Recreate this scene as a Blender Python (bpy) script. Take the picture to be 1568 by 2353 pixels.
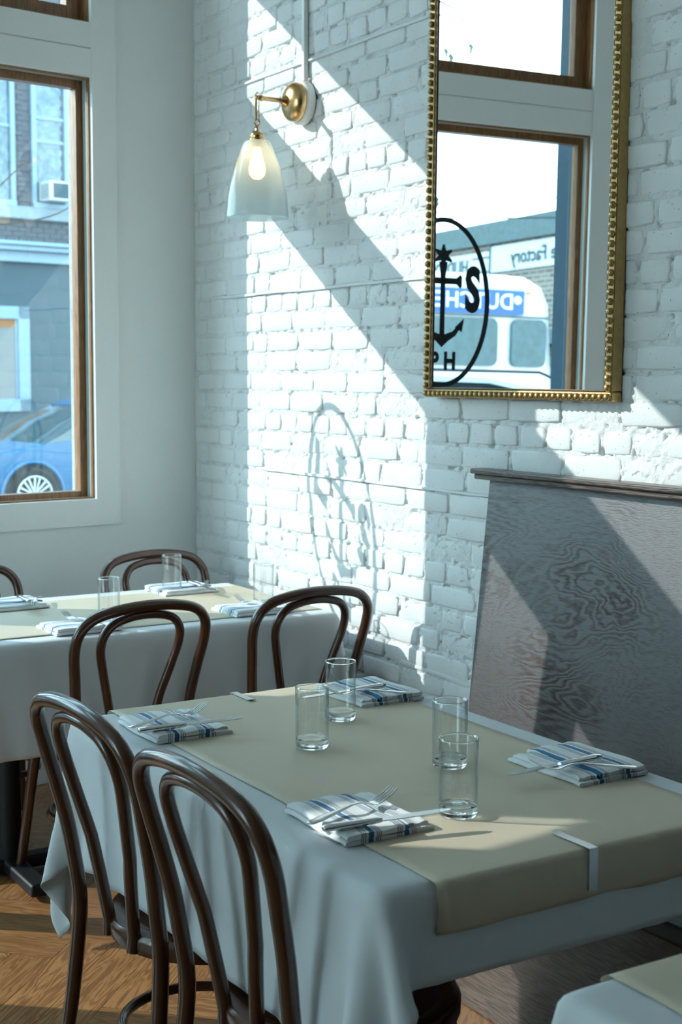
import bpy, bmesh, math, random
import numpy as np
from mathutils import Vector, Matrix, Euler

# ------------------------------------------------------------------ clear
for o in list(bpy.data.objects): bpy.data.objects.remove(o, do_unlink=True)
scene = bpy.context.scene
COL = scene.collection
random.seed(7)
RNG = np.random.RandomState(11)
R = math.radians

# ------------------------------------------------------------------ camera
FPX, FW, FH = 3245.67, 1568.0, 2353.0
CAM_POS = Vector((4.9231, -2.3964, 1.4762))
YAW, PITCH, ROLL = R(31.7387), R(5.5134), R(0.2363)
_f = Vector((-math.cos(YAW)*math.cos(PITCH), math.sin(YAW)*math.cos(PITCH), -math.sin(PITCH)))
_r = _f.cross(Vector((0, 0, 1))).normalized(); _u = _r.cross(_f)
CR = _r*math.cos(ROLL) + _u*math.sin(ROLL); CU = -_r*math.sin(ROLL) + _u*math.cos(ROLL)
cam_data = bpy.data.cameras.new('camera'); cam = bpy.data.objects.new('camera', cam_data); COL.objects.link(cam)
cam.matrix_world = Matrix(((CR.x, CU.x, -_f.x, CAM_POS.x), (CR.y, CU.y, -_f.y, CAM_POS.y), (CR.z, CU.z, -_f.z, CAM_POS.z), (0, 0, 0, 1)))
cam_data.sensor_fit = 'VERTICAL'; cam_data.sensor_height = 36.0
cam_data.lens = FPX/FH*36.0
cam_data.clip_start = .02; cam_data.clip_end = 500
cam_data.dof.use_dof = True; cam_data.dof.focus_distance = 2.9; cam_data.dof.aperture_fstop = 7.1
scene.camera = cam
def project(p):
    d = Vector(p) - CAM_POS; k = FPX/d.dot(_f)
    return FW/2 + k*d.dot(CR), FH/2 - k*d.dot(CU)

# ------------------------------------------------------------------ light
SUN_DIR = Vector((.827, 1.0, -.668)).normalized()       # the way sunlight travels
world = bpy.data.worlds.new('world'); scene.world = world; world.use_nodes = True
wt = world.node_tree; wt.nodes.clear()
wo = wt.nodes.new('ShaderNodeOutputWorld'); wb = wt.nodes.new('ShaderNodeBackground')
# clear pale winter sky: white at the horizon, blue overhead
wtc = wt.nodes.new('ShaderNodeTexCoord'); wsp = wt.nodes.new('ShaderNodeSeparateXYZ'); wrp = wt.nodes.new('ShaderNodeValToRGB')
wt.links.new(wtc.outputs['Generated'], wsp.inputs[0]); wt.links.new(wsp.outputs['Z'], wrp.inputs[0])
el = wrp.color_ramp.elements; el[0].position = 0.0; el[0].color = (.67, .84, .90, 1); el[1].position = .75; el[1].color = (.30, .55, .74, 1)
e_ = el.new(.30); e_.color = (.53, .77, .87, 1)
wt.links.new(wrp.outputs[0], wb.inputs[0]); wt.links.new(wb.outputs[0], wo.inputs[0])
wb.inputs[1].default_value = 4.95
sun_data = bpy.data.lights.new('sun', 'SUN'); sun_data.energy = 2.9; sun_data.angle = R(0.22); sun_data.color = (1.0, .97, .92)
sun = bpy.data.objects.new('sun', sun_data); COL.objects.link(sun)
sun.rotation_mode = 'QUATERNION'; sun.rotation_quaternion = SUN_DIR.to_track_quat('-Z', 'Y'); sun.location = (-12, -14, 10)
scene.view_settings.view_transform = 'Standard'; scene.view_settings.look = 'None'
scene.view_settings.gamma = 1.0; scene.view_settings.use_curve_mapping = False
scene.view_settings.exposure = 0.78

scene.cycles.max_bounces = 6; scene.cycles.diffuse_bounces = 3; scene.cycles.glossy_bounces = 4
scene.cycles.transmission_bounces = 6; scene.cycles.transparent_max_bounces = 10
scene.cycles.use_adaptive_sampling = True; scene.cycles.adaptive_threshold = .03
# ------------------------------------------------------------------ frames of the place
DEL = R(8.045); SD, CD = math.sin(DEL), math.cos(DEL)
def LW(s, d, z):
    """window wall frame: s metres from the corner, d metres outwards, z up"""
    return (s*SD - d*CD, -s*CD - d*SD, z)

# ------------------------------------------------------------------ mesh helpers
def ID(x, y, z): return (x, y, z)
class MB:
    def __init__(self): self.v = []; self.f = []
    def add(self, vs, fs):
        b = len(self.v); self.v += [tuple(p) for p in vs]; self.f += [tuple(b+i for i in q) for q in fs]; return self
    def box(self, a0, a1, b0, b1, c0, c1, fn=ID):
        vs = [fn(a, b, c) for a in (a0, a1) for b in (b0, b1) for c in (c0, c1)]
        return self.add(vs, [(0, 1, 3, 2), (4, 6, 7, 5), (0, 4, 5, 1), (2, 3, 7, 6), (0, 2, 6, 4), (1, 5, 7, 3)])
    def loft(self, rings, cap=True, closed=True):
        n = len(rings[0]); vs = [p for r in rings for p in r]; fs = []
        for i in range(len(rings)-1):
            for j in range(n if closed else n-1):
                k = (j+1) % n; fs.append((i*n+j, i*n+k, (i+1)*n+k, (i+1)*n+j))
        if cap and closed:
            fs.append(tuple(range(n-1, -1, -1))); fs.append(tuple((len(rings)-1)*n+j for j in range(n)))
        return self.add(vs, fs)
    def tube(self, pts, r, n=10, cap=True, squash=1.0, up=None):
        P = [Vector(p) for p in pts]; m = len(P)
        rr = r if isinstance(r, (list, tuple)) else [r]*m
        T = [(P[min(i+1, m-1)] - P[max(i-1, 0)]).normalized() for i in range(m)]
        ref = Vector(up) if up else (Vector((0, 0, 1)) if abs(T[0].z) < .9 else Vector((1, 0, 0)))
        N = (ref - T[0]*ref.dot(T[0])).normalized(); rings = []
        for i in range(m):
            N = (N - T[i]*N.dot(T[i])).normalized(); B = T[i].cross(N)
            rings.append([tuple(P[i] + N*(math.cos(2*math.pi*k/n)*rr[i]*squash) + B*(math.sin(2*math.pi*k/n)*rr[i])) for k in range(n)])
        return self.loft(rings, cap)
    def lathe(self, prof, n=24, c=(0, 0, 0), fn=None, cap=True, rib=None):
        rings = []
        for (r, z) in prof:
            ring = []
            for k in range(n):
                a = 2*math.pi*k/n; q = r*(1 + (rib if rib and k % 2 else 0))
                p = (c[0]+q*math.cos(a), c[1]+q*math.sin(a), c[2]+z); ring.append(fn(*p) if fn else p)
            rings.append(ring)
        return self.loft(rings, cap)
    def prism(self, poly, z0, z1, fn=ID):
        n = len(poly); vs = [fn(p[0], p[1], z0) for p in poly] + [fn(p[0], p[1], z1) for p in poly]
        fs = [tuple(range(n-1, -1, -1)), tuple(range(n, 2*n))] + [(i, (i+1) % n, n+(i+1) % n, n+i) for i in range(n)]
        return self.add(vs, fs)
    def mesh(self, name, smooth=True, angle=38):
        me = bpy.data.meshes.new(name); me.from_pydata(self.v, [], self.f)
        bm = bmesh.new(); bm.from_mesh(me); bmesh.ops.recalc_face_normals(bm, faces=bm.faces); bm.to_mesh(me); bm.free()
        if smooth:
            me.shade_smooth(); me.set_sharp_from_angle(angle=R(angle))
        me.update(); return me
    def build(self, name, mat, parent=None, bevel=0, smooth=True, angle=38, seg=2):
        o = bpy.data.objects.new(name, self.mesh(name, smooth, angle)); COL.objects.link(o)
        if mat: o.data.materials.append(mat)
        if parent: o.parent = parent
        if bevel:
            b = o.modifiers.new('bevel', 'BEVEL'); b.width = bevel; b.segments = seg; b.limit_method = 'ANGLE'; b.angle_limit = R(40)
            b.harden_normals = False
        return o
def spline(P, n=6):
    P = [np.array(p, float) for p in P]; out = []
    for i in range(len(P)-1):
        p0, p1, p2, p3 = P[max(i-1, 0)], P[i], P[i+1], P[min(i+2, len(P)-1)]
        for k in range(n):
            t = k/n; out.append(tuple(.5*((2*p1)+(-p0+p2)*t+(2*p0-5*p1+4*p2-p3)*t*t+(-p0+3*p1-3*p2+p3)*t**3)))
    out.append(tuple(P[-1])); return out
def tag(o, label=None, cat=None, group=None, kind=None):
    if label: o['label'] = label
    if cat: o['category'] = cat
    if group: o['group'] = group
    if kind: o['kind'] = kind
    return o
def empty(name, loc=(0, 0, 0), rz=0, label=None, cat=None, group=None, kind=None):
    o = bpy.data.objects.new(name, None); COL.objects.link(o); o.location = loc; o.rotation_euler = (0, 0, rz); o.empty_display_size = .05
    return tag(o, label, cat, group, kind)
def inst(name, me, parent=None, loc=(0, 0, 0), rot=(0, 0, 0), sc=(1, 1, 1)):
    o = bpy.data.objects.new(name, me); COL.objects.link(o); o.parent = parent; o.location = loc; o.rotation_euler = rot; o.scale = sc; return o
def copy_tree(o, parent=None):
    c = o.copy(); COL.objects.link(c); c.parent = parent
    for ch in list(o.children): copy_tree(ch, c)
    return c
def text_mesh(txt, size, depth=.001, offset=0.0, spacing=1.0, sx=1.0):
    cu = bpy.data.curves.new('lettering', 'FONT'); cu.body = txt; cu.size = size; cu.extrude = depth; cu.offset = offset
    cu.align_x = 'CENTER'; cu.align_y = 'CENTER'; cu.space_character = spacing; cu.resolution_u = 4
    t = bpy.data.objects.new('lettering', cu); COL.objects.link(t); bpy.context.view_layer.update()
    me = bpy.data.meshes.new_from_object(t.evaluated_get(bpy.context.evaluated_depsgraph_get()))
    bpy.data.objects.remove(t, do_unlink=True)
    if sx != 1.0:
        for v in me.vertices: v.co.x *= sx
    return me

# ------------------------------------------------------------------ material helpers
class NT:
    def __init__(self, name):
        self.m = bpy.data.materials.new(name); self.m.use_nodes = True; self.t = self.m.node_tree; self.t.nodes.clear()
        self.out = self.t.nodes.new('ShaderNodeOutputMaterial')
    def n(self, typ, _p=None, **inp):
        nd = self.t.nodes.new('ShaderNode'+typ)
        for k, v in (_p or {}).items(): setattr(nd, k, v)
        for k, v in inp.items():
            key = k.replace('_', ' ')
            if key not in nd.inputs:
                key = int(k[1:]) if k[0] == 'i' and k[1:].isdigit() else key
            self.set(nd.inputs[key], v)
        return nd
    def set(self, sock, v):
        if hasattr(v, 'outputs'): v = v.outputs[0]
        if hasattr(v, 'is_linked'): self.t.links.new(v, sock)
        else: sock.default_value = v
    def math(self, op, a, b=0.0, c=0.0):
        nd = self.t.nodes.new('ShaderNodeMath'); nd.operation = op
        for i, v in enumerate((a, b, c)): self.set(nd.inputs[i], v)
        return nd.outputs[0]
    def ramp(self, fac, stops, interp='LINEAR'):
        nd = self.t.nodes.new('ShaderNodeValToRGB'); nd.color_ramp.interpolation = interp; el = nd.color_ramp.elements
        while len(el) < len(stops): el.new(.5)
        for e, (p, c) in zip(el, stops): e.position = p; e.color = c if len(c) == 4 else (*c, 1)
        self.set(nd.inputs[0], fac); return nd.outputs[0]
    def mix(self, fac, a, b, typ='MIX'):
        nd = self.t.nodes.new('ShaderNodeMix'); nd.data_type = 'RGBA'; nd.blend_type = typ
        self.set(nd.inputs[0], fac)
        for i, v in ((6, a), (7, b)):
            self.set(nd.inputs[i], v if not isinstance(v, tuple) or len(v) == 4 else (*v, 1))
        return nd.outputs[2]
    def coord(self, kind='Object', scale=(1, 1, 1), rand=0.0, loc=(0, 0, 0), rot=(0, 0, 0)):
        tc = self.t.nodes.new('ShaderNodeTexCoord'); src = tc.outputs[kind]
        if rand:
            oi = self.t.nodes.new('ShaderNodeObjectInfo'); vm = self.t.nodes.new('ShaderNodeVectorMath'); vm.operation = 'MULTIPLY_ADD'
            cx = self.t.nodes.new('ShaderNodeCombineXYZ')
            for i, k in enumerate((1.0, 1.7, .6)): self.set(cx.inputs[i], self.math('MULTIPLY', oi.outputs['Random'], rand*k))
            vm.inputs[1].default_value = (1, 1, 1); self.set(vm.inputs[0], src); self.set(vm.inputs[2], cx.outputs[0]); src = vm.outputs[0]
        mp = self.t.nodes.new('ShaderNodeMapping'); mp.inputs['Scale'].default_value = scale; mp.inputs['Location'].default_value = loc; mp.inputs['Rotation'].default_value = rot
        self.set(mp.inputs[0], src); return mp.outputs[0]
    def noise(self, vec, scale, detail=4, rough=.55, dist=0.0):
        nd = self.n('TexNoise'); self.set(nd.inputs['Vector'], vec); nd.inputs['Scale'].default_value = scale
        nd.inputs['Detail'].default_value = detail; nd.inputs['Roughness'].default_value = rough; nd.inputs['Distortion'].default_value = dist
        return nd.outputs[0]
    def bump(self, h, strength=.3, dist=.002, normal=None):
        nd = self.n('Bump'); nd.inputs['Strength'].default_value = strength; nd.inputs['Distance'].default_value = dist; self.set(nd.inputs['Height'], h)
        if normal is not None: self.set(nd.inputs['Normal'], normal)
        return nd.outputs[0]
    def bsdf(self, color, rough=.5, metal=0.0, spec=.5, normal=None, **kw):
        nd = self.n('BsdfPrincipled'); self.set(nd.inputs['Base Color'], color if not isinstance(color, tuple) or len(color) == 4 else (*color, 1))
        self.set(nd.inputs['Roughness'], rough); self.set(nd.inputs['Metallic'], metal); self.set(nd.inputs['Specular IOR Level'], spec)
        if normal is not None: self.set(nd.inputs['Normal'], normal)
        for k, v in kw.items(): self.set(nd.inputs[k.replace('_', ' ')], v)
        return nd.outputs[0]
    def schlick(self, f0=.04):
        g = self.n('LayerWeight', Blend=.5).outputs['Facing']
        return self.math('MULTIPLY_ADD', self.math('POWER', g, 5.0), 1-f0, f0)
    def fin(self, sh): self.t.links.new(sh, self.out.inputs[0]); return self.m
def plain(name, col, rough=.5, metal=0.0, spec=.5, grain=.0, gscale=40, var=.12, coat=0.0):
    t = NT(name); vec = t.coord()
    nz = t.noise(vec, gscale, 2)
    c = t.mix(nz, tuple(x*(1-var) for x in col), tuple(min(1, x*(1+var)) for x in col))
    nrm = t.bump(nz, .4, grain) if grain else None
    return t.fin(t.bsdf(c, rough, metal, spec, nrm, **({'Coat_Weight': coat, 'Coat_Roughness': .12} if coat else {})))

def paint_brick(name, pits, base, bumpd):
    t = NT(name); v = t.coord('Object', rand=31.0)
    a = t.noise(v, 9, 3, .6); b = t.noise(v, 130, 3, .65); c = t.noise(v, 42, 1, .5)
    vor = t.n('TexVoronoi', Scale=pits, Vector=v, Randomness=1.0).outputs['Distance']
    pit = t.ramp(vor, [(.05, (0, 0, 0)), (.13, (1, 1, 1))])
    gate = t.ramp(c, [(.45, (1, 1, 1)), (.57, (0, 0, 0))])
    pitm = t.math('MAXIMUM', pit, gate)
    col = t.mix(t.ramp(a, [(.3, (0, 0, 0)), (.75, (1, 1, 1))]), tuple(x*.90 for x in base), base)
    oi = t.n('ObjectInfo').outputs['Random']
    col = t.mix(t.math('MULTIPLY', oi, .35), col, tuple(x*.80 for x in base))
    rust = t.ramp(t.noise(v, 3.2, 3, .7), [(.70, (0, 0, 0)), (.78, (1, 1, 1))])
    col = t.mix(t.math('MULTIPLY', rust, .35), col, (.50, .36, .28))
    col = t.mix(pitm, (.12, .12, .12), col)
    h = t.math('ADD', t.math('MULTIPLY', b, .45), t.math('ADD', t.math('MULTIPLY', a, .9), t.math('MULTIPLY', pitm, .6)))
    return t.fin(t.bsdf(col, .58, 0, .3, t.bump(h, .85, bumpd)))
def wood(name, dark, light, along=(1, 12, 12), rough=.3, coat=.0, rand=0.0, scale=3.0, pore=.4, bump=.0004, spec=.5):
    t = NT(name); v = t.coord('Object', along, rand)
    big = t.noise(v, scale, 3, .5, .6)
    ring = t.math('SINE', t.math('MULTIPLY', big, 46))
    fine = t.noise(t.coord('Object', tuple(x*3.5 for x in along), rand), scale*5, 3, .6)
    m = t.math('MULTIPLY_ADD', ring, .5, .5)
    m = t.math('MULTIPLY_ADD', m, .6, t.math('MULTIPLY', fine, .55))
    c = t.mix(t.ramp(m, [(.2, (0, 0, 0)), (.85, (1, 1, 1))]), dark, light)
    if rand:
        c = t.mix(t.math('MULTIPLY', t.n('ObjectInfo').outputs['Random'], .38), c, dark)
    kw = {'Coat_Weight': coat, 'Coat_Roughness': .15} if coat else {}
    return t.fin(t.bsdf(c, rough, 0, spec, t.bump(m, pore, bump), **kw))

MAT = {}
MAT['brick'] = paint_brick('white_painted_brick', 75, (.80, .815, .81), .0022)
MAT['mortar'] = paint_brick('white_painted_mortar', 105, (.76, .775, .77), .0050)
MAT['wallpaint'] = plain('pale_wall_paint', (.91, .93, .91), .62, 0, .3, .0004, 60, .02)
MAT['trim'] = plain('pale_trim_paint', (.91, .93, .91), .38, 0, .5, .0003, 50, .02)
MAT['ceil'] = plain('ceiling_paint', (.88, .88, .86), .8, 0, .2, .0003, 30, .02)
MAT['track'] = plain('grey_green_track', (.45, .50, .46), .45, 0, .5, 0, 40, .05)
MAT['sash'] = wood('varnished_sash_wood', (.20, .090, .036), (.34, .165, .066), (14, 14, 1), .35, .3)
MAT['floor'] = wood('oak_floor', (.20, .088, .033), (.42, .205, .080), (1.6, 16, 16), .34, .12, 23.0, 2.2, .5, .0005)
MAT['chair'] = plain('dark_bentwood', (.070, .024, .0105), .24, 0, .5, .0, 9, .30, coat=.5)
MAT['pinstripe'] = None
MAT['iron'] = plain('black_iron', (.02, .022, .025), .5, .6, .5, .0004, 80)
MAT['steel'] = plain('polished_steel', (.74, .75, .76), .16, 1.0, .5, 0, 60, .04)
MAT['clip'] = plain('brushed_clip_steel', (.62, .64, .66), .28, 1.0, .5, 0, 90, .06)
MAT['brass'] = plain('aged_brass', (.66, .42, .20), .24, 1.0, .5, .0002, 30, .14)
MAT['gold'] = plain('gilt_frame', (.47, .31, .125), .38, .8, .5, .0006, 70, .25)
MAT['golddark'] = plain('dark_gilt_lip', (.12, .07, .035), .4, .5, .5, 0, 70, .2)
MAT['ceramic'] = plain('white_ceramic_block', (.82, .83, .80), .3, 0, .5, 0, 30, .02)
MAT['blackvinyl'] = plain('black_vinyl', (.012, .02, .022), .45, 0, .4, 0, 30, .05)
MAT['dark_upholstery'] = plain('dark_seat_vinyl', (.02, .016, .014), .4, 0, .5, .0006, 60)
t = NT('mirror_silver'); MAT['mirror'] = t.fin(t.bsdf((.93, .95, .95), .0, 1.0))
# thin glass: see-through with a Fresnel mirror coat
def thin_glass(name, tint, refl=1.0, rough=0.0, ior=1.5):
    t = NT(name); fr = t.schlick()
    tr = t.n('BsdfTransparent', Color=(*tint, 1)).outputs[0]; gl = t.n('BsdfGlossy', Color=(1, 1, 1, 1), Roughness=rough).outputs[0]
    mx = t.n('MixShader'); t.set(mx.inputs[0], t.math('MULTIPLY', fr, refl)); t.set(mx.inputs[1], tr); t.set(mx.inputs[2], gl)
    return t.fin(mx.outputs[0])
MAT['pane'] = thin_glass('window_pane_glass', (.93, .97, .97), 1.3)
t = NT('tumbler_glass'); g5 = t.math('POWER', t.n('LayerWeight', Blend=.5).outputs['Facing'], 3.5)
tp = t.n('BsdfTransparent'); t.set(tp.inputs[0], t.mix(g5, (.985, .99, .99), (.30, .40, .42))); gl = t.n('BsdfGlossy', Color=(1, 1, 1, 1), Roughness=.02).outputs[0]
mx = t.n('MixShader'); t.set(mx.inputs[0], t.math('MULTIPLY', t.schlick(), 1.3)); t.set(mx.inputs[1], tp.outputs[0]); t.set(mx.inputs[2], gl); MAT['tumbler'] = t.fin(mx.outputs[0])
t = NT('tumbler_base_glass'); MAT['tbase'] = t.fin(t.bsdf((.93, .97, .96), .02, 0, .5, None, Transmission_Weight=1.0, IOR=1.47))
t = NT('ribbed_shade_glass')
tr = t.n('BsdfTransparent', Color=(.88, .95, .97, 1)).outputs[0]; gl = t.n('BsdfGlossy', Color=(1, 1, 1, 1), Roughness=.08).outputs[0]
tl = t.n('BsdfTranslucent', Color=(.75, .86, .90, 1)).outputs[0]; df = t.n('BsdfDiffuse', Color=(.70, .80, .84, 1)).outputs[0]
m1 = t.n('MixShader', i0=.5); t.set(m1.inputs[1], tl); t.set(m1.inputs[2], df)
m2 = t.n('MixShader', i0=.52); t.set(m2.inputs[1], tr); t.set(m2.inputs[2], m1.outputs[0])
m3 = t.n('MixShader'); t.set(m3.inputs[0], t.schlick()); t.set(m3.inputs[1], m2.outputs[0]); t.set(m3.inputs[2], gl)
MAT['shade'] = t.fin(m3.outputs[0])
t = NT('warm_bulb'); em = t.n('Emission', Color=(1.0, .62, .28, 1), Strength=6.0); MAT['bulb'] = t.fin(em.outputs[0])
# cloths
def cloth_mat(name, col, trans=.15, weave=900, wr=.35):
    t = NT(name); v = t.coord()
    nz = t.noise(v, 5, 3); w1 = t.noise(v, weave, 2)
    c = t.mix(nz, tuple(x*.95 for x in col), col)
    nb = t.bump(t.math('ADD', t.math('MULTIPLY', t.noise(v, 14, 3), 2.2), t.math('MULTIPLY', w1, .25)), wr, .002)
    d = t.bsdf(c, .85, 0, .15, nb, Sheen_Weight=.2)
    tl = t.n('BsdfTranslucent'); t.set(tl.inputs[0], (*col, 1)); mx = t.n('MixShader', i0=trans); t.set(mx.inputs[1], d); t.set(mx.inputs[2], tl.outputs[0])
    return t.fin(mx.outputs[0])
MAT['linen'] = cloth_mat('white_table_linen', (.80, .83, .85))
t = NT('kraft_paper'); v = t.coord()
c = t.mix(t.noise(v, 7, 5, .6), (.56, .475, .35), (.65, .555, .42)); fib = t.noise(t.coord('Object', (1, 7, 1)), 90, 3)
c = t.mix(t.math('MULTIPLY', fib, .35), c, (.70, .61, .47))
MAT['kraft'] = t.fin(t.bsdf(c, .55, 0, .35, t.bump(t.math('ADD', t.noise(v, 16, 4), t.math('MULTIPLY', fib, .3)), .25, .003)))
# napkin: white linen with woven blue bands that run along local X
t = NT('striped_napkin_linen'); tc = t.t.nodes.new('ShaderNodeTexCoord'); sp = t.n('SeparateXYZ'); t.set(sp.inputs[0], tc.outputs['Object'])
wob = t.math('MULTIPLY_ADD', t.noise(t.coord(), 12, 2), .006, -.003)
y = t.math('ADD', sp.outputs['Y'], wob)
col = (.80, .82, .83, 1); cur = None
for bc in (-.036, .030):
    def band(off, hw): return t.math('LESS_THAN', t.math('ABSOLUTE', t.math('SUBTRACT', y, bc+off)), hw)
    thick = band(0, .0048)
    thin = None
    for off in (-.0175, -.0140, -.0105, .0105, .0140, .0175):
        b = band(off, .0009); thin = b if thin is None else t.math('MAXIMUM', thin, b)
    cur = (thick, thin) if cur is None else (t.math('MAXIMUM', cur[0], thick), t.math('MAXIMUM', cur[1], thin))
c = t.mix(cur[1], col, (.16, .22, .30, 1)); c = t.mix(cur[0], c, (.035, .16, .33, 1))
MAT['napkin'] = t.fin(t.bsdf(c, .85, 0, .15, t.bump(t.math('ADD', t.noise(t.coord(), 30, 3), t.math('MULTIPLY', t.noise(t.coord(), 700, 2), .25)), .4, .002), Sheen_Weight=.2))
# plywood banquette: dark stain, cathedral figure, open pores that catch light
t = NT('stained_oak_ply'); v = t.coord('Object', (1.0, 1.0, 2.4))
base = t.noise(v, 1.25, 5, .48, .45); ring = t.math('MULTIPLY_ADD', t.math('SINE', t.math('MULTIPLY', base, 290)), .5, .5)
amp = t.ramp(t.noise(t.coord('Object', (1, 1, 1.2), loc=(.35, 0, .2)), 1.6, 3), [(.42, (.12,)*3), (.62, (.95,)*3)])
pore = t.noise(t.coord('Object', (7, 7, 95)), 5, 4, .7)
lines = t.ramp(t.math('MULTIPLY_ADD', t.math('MULTIPLY', ring, amp), .55, t.math('MULTIPLY', pore, .85)), [(.40, (0, 0, 0)), (.86, (1, 1, 1))])
c = t.mix(lines, (.034, .030, .034), (.046, .019, .010))
MAT['ply'] = t.fin(t.bsdf(c, t.ramp(lines, [(0, (.42,)*3), (1, (.7,)*3)]), 0, t.ramp(lines, [(0, (1.0,)*3), (1, (.3,)*3)]), t.bump(t.math('SUBTRACT', 1.0, lines), .5, .0006),
                          Coat_Weight=t.ramp(lines, [(0, (.9,)*3), (1, (.15,)*3)]), Coat_Roughness=.36, Coat_IOR=1.6))
MAT['plycap'] = wood('stained_oak_rail', (.030, .018, .013), (.13, .09, .07), (1.5, 30, 30), .36, .2, 0, 3.0, .5, .0006)
# street materials
MAT['asphalt'] = plain('asphalt', (.10, .105, .11), .9, 0, .2, .004, 60, .2)
MAT['paving'] = plain('pavement_concrete', (.30, .30, .30), .85, 0, .2, .002, 20, .15)
MAT['pier'] = plain('dark_blue_render', (.018, .050, .075), .55, 0, .4, .002, 25, .25)
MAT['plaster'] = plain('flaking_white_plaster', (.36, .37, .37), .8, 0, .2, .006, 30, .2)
MAT['facadelow'] = plain('blue_grey_render', (.055, .080, .095), .8, 0, .2, .002, 6, .08)
MAT['facbrick'] = plain('grey_lilac_brick', (.085, .088, .10), .85, 0, .2, .003, 14, .25)
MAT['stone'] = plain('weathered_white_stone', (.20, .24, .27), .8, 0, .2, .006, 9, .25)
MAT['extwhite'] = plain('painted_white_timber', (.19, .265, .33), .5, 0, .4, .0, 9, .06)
MAT['blind'] = plain('brown_roller_blind', (.26, .11, .04), .7, 0, .3, 0, 30, .1)
t = NT('far_window_glass'); v = t.coord()
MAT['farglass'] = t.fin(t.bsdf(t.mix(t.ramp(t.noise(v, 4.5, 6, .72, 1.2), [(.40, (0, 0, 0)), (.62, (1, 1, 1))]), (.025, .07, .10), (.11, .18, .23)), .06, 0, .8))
MAT['darkglass'] = plain('dark_car_glass', (.015, .04, .05), .05, 0, .9, 0, 5, .3)
MAT['busglass'] = plain('tinted_bus_glass', (.035, .085, .095), .12, 0, .5, 0, 9, .5)
MAT['carblue'] = plain('blue_car_lacquer', (.001, .095, .21), .22, .0, .4, 0, 3, .05, coat=.4)
MAT['carwhite'] = plain('white_vehicle_lacquer', (.74, .76, .78), .2, 0, .6, 0, 3, .03, coat=.7)
MAT['tyre'] = plain('tyre_rubber', (.012, .014, .016), .8, 0, .3, 0, 60)
MAT['alloy'] = plain('wheel_alloy', (.62, .66, .70), .3, .9, .5, 0, 60, .05)
MAT['busblue'] = plain('bus_blue_panel', (.012, .085, .34), .35, 0, .5, 0, 4, .06)
MAT['signwhite'] = plain('white_sign_letters', (.80, .82, .84), .5, 0, .4, 0, 4, .03)
MAT['letterdark'] = plain('dark_sign_letters', (.03, .04, .05), .6, 0, .3, 0, 4, .1)
MAT['amber'] = plain('amber_marker_lens', (.75, .22, .03), .3, 0, .6, 0, 4, .1)
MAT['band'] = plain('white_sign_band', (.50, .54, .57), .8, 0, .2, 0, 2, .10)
MAT['coping'] = plain('slate_coping', (.10, .135, .14), .8, 0, .2, .004, 6, .3)
t = NT('tan_brickwork'); br = t.n('TexBrick', Scale=1.0, Vector=t.coord('Object', (1, 1, 1), rot=(R(90), 0, 0)), Color1=(.22, .175, .135, 1), Color2=(.12, .10, .085, 1), Mortar=(.30, .29, .27, 1))
for k, v in (('Brick Width', .42), ('Row Height', .14), ('Mortar Size', .018)): br.inputs[k].default_value = v
MAT['tanbrick'] = t.fin(t.bsdf(br.outputs[0], .9, 0, .2))
MAT['bark'] = plain('dark_bark', (.06, .045, .035), .9, 0, .2, .004, 40, .3)
MAT['leaf'] = plain('dull_green_leaf', (.10, .14, .07), .6, 0, .3, 0, 20, .3)
MAT['wire'] = plain('black_cable', (.02, .02, .022), .7, 0, .3)
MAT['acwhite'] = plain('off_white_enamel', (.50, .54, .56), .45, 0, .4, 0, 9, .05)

# ================================================================== SETTING
# window wall -------------------------------------------------------
Z_SILL, Z_HEAD, Z_UP0, Z_UP1 = 1.0244, 2.5306, 2.7198, 3.42
WINS = [(.4526, 1.858)]
DOOR = (2.02, 3.36)
CEIL = 3.95
wl = MB()
ADDED_WIN = (4.14, 4.62, 2.74, 3.10)  # added small window, out of view, to throw a sun patch on the table
edges = [-.0] + list(WINS[0]) + list(DOOR) + list(ADDED_WIN[:2]) + [9.0]
for i in range(0, len(edges), 2): wl.box(edges[i], edges[i+1], 0, .12, -.3, CEIL, LW)
for (a, b), z0 in ((WINS[0], Z_SILL), (DOOR, 0)):
    wl.box(a, b, 0, .12, -.3, z0, LW); wl.box(a, b, 0, .12, Z_UP1, CEIL, LW)
wl.box(ADDED_WIN[0], ADDED_WIN[1], 0, .12, -.3, ADDED_WIN[2], LW); wl.box(ADDED_WIN[0], ADDED_WIN[1], 0, .12, ADDED_WIN[3], CEIL, LW)
wall_left = tag(wl.build('wall_left', MAT['wallpaint'], smooth=False), kind='structure')
# outer leaf: dark blue render piers and a rough white return beside the corner
ol = MB()
oe = [-.6, .44, 1.866, 2.012, 3.37, ADDED_WIN[0], ADDED_WIN[1], 9.0]
for i in range(2, len(oe), 2): ol.box(oe[i], oe[i+1], .121, .275, -.3, CEIL, LW)
for i in range(1, len(oe)-1, 2):
    ol.box(oe[i], oe[i+1], .121, .275, -.3, (0, .96, 0, 0, 0, ADDED_WIN[2])[i], LW); ol.box(oe[i], oe[i+1], .121, .275, 3.30 if i < 5 else ADDED_WIN[3], CEIL, LW)
ol.build('render_pier', MAT['pier'], wall_left, smooth=False)
rp = MB(); rp.box(-.6, .44, .121, .195, -.3, CEIL, LW); rp.build('plaster_return', MAT['plaster'], wall_left, smooth=False)
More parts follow.
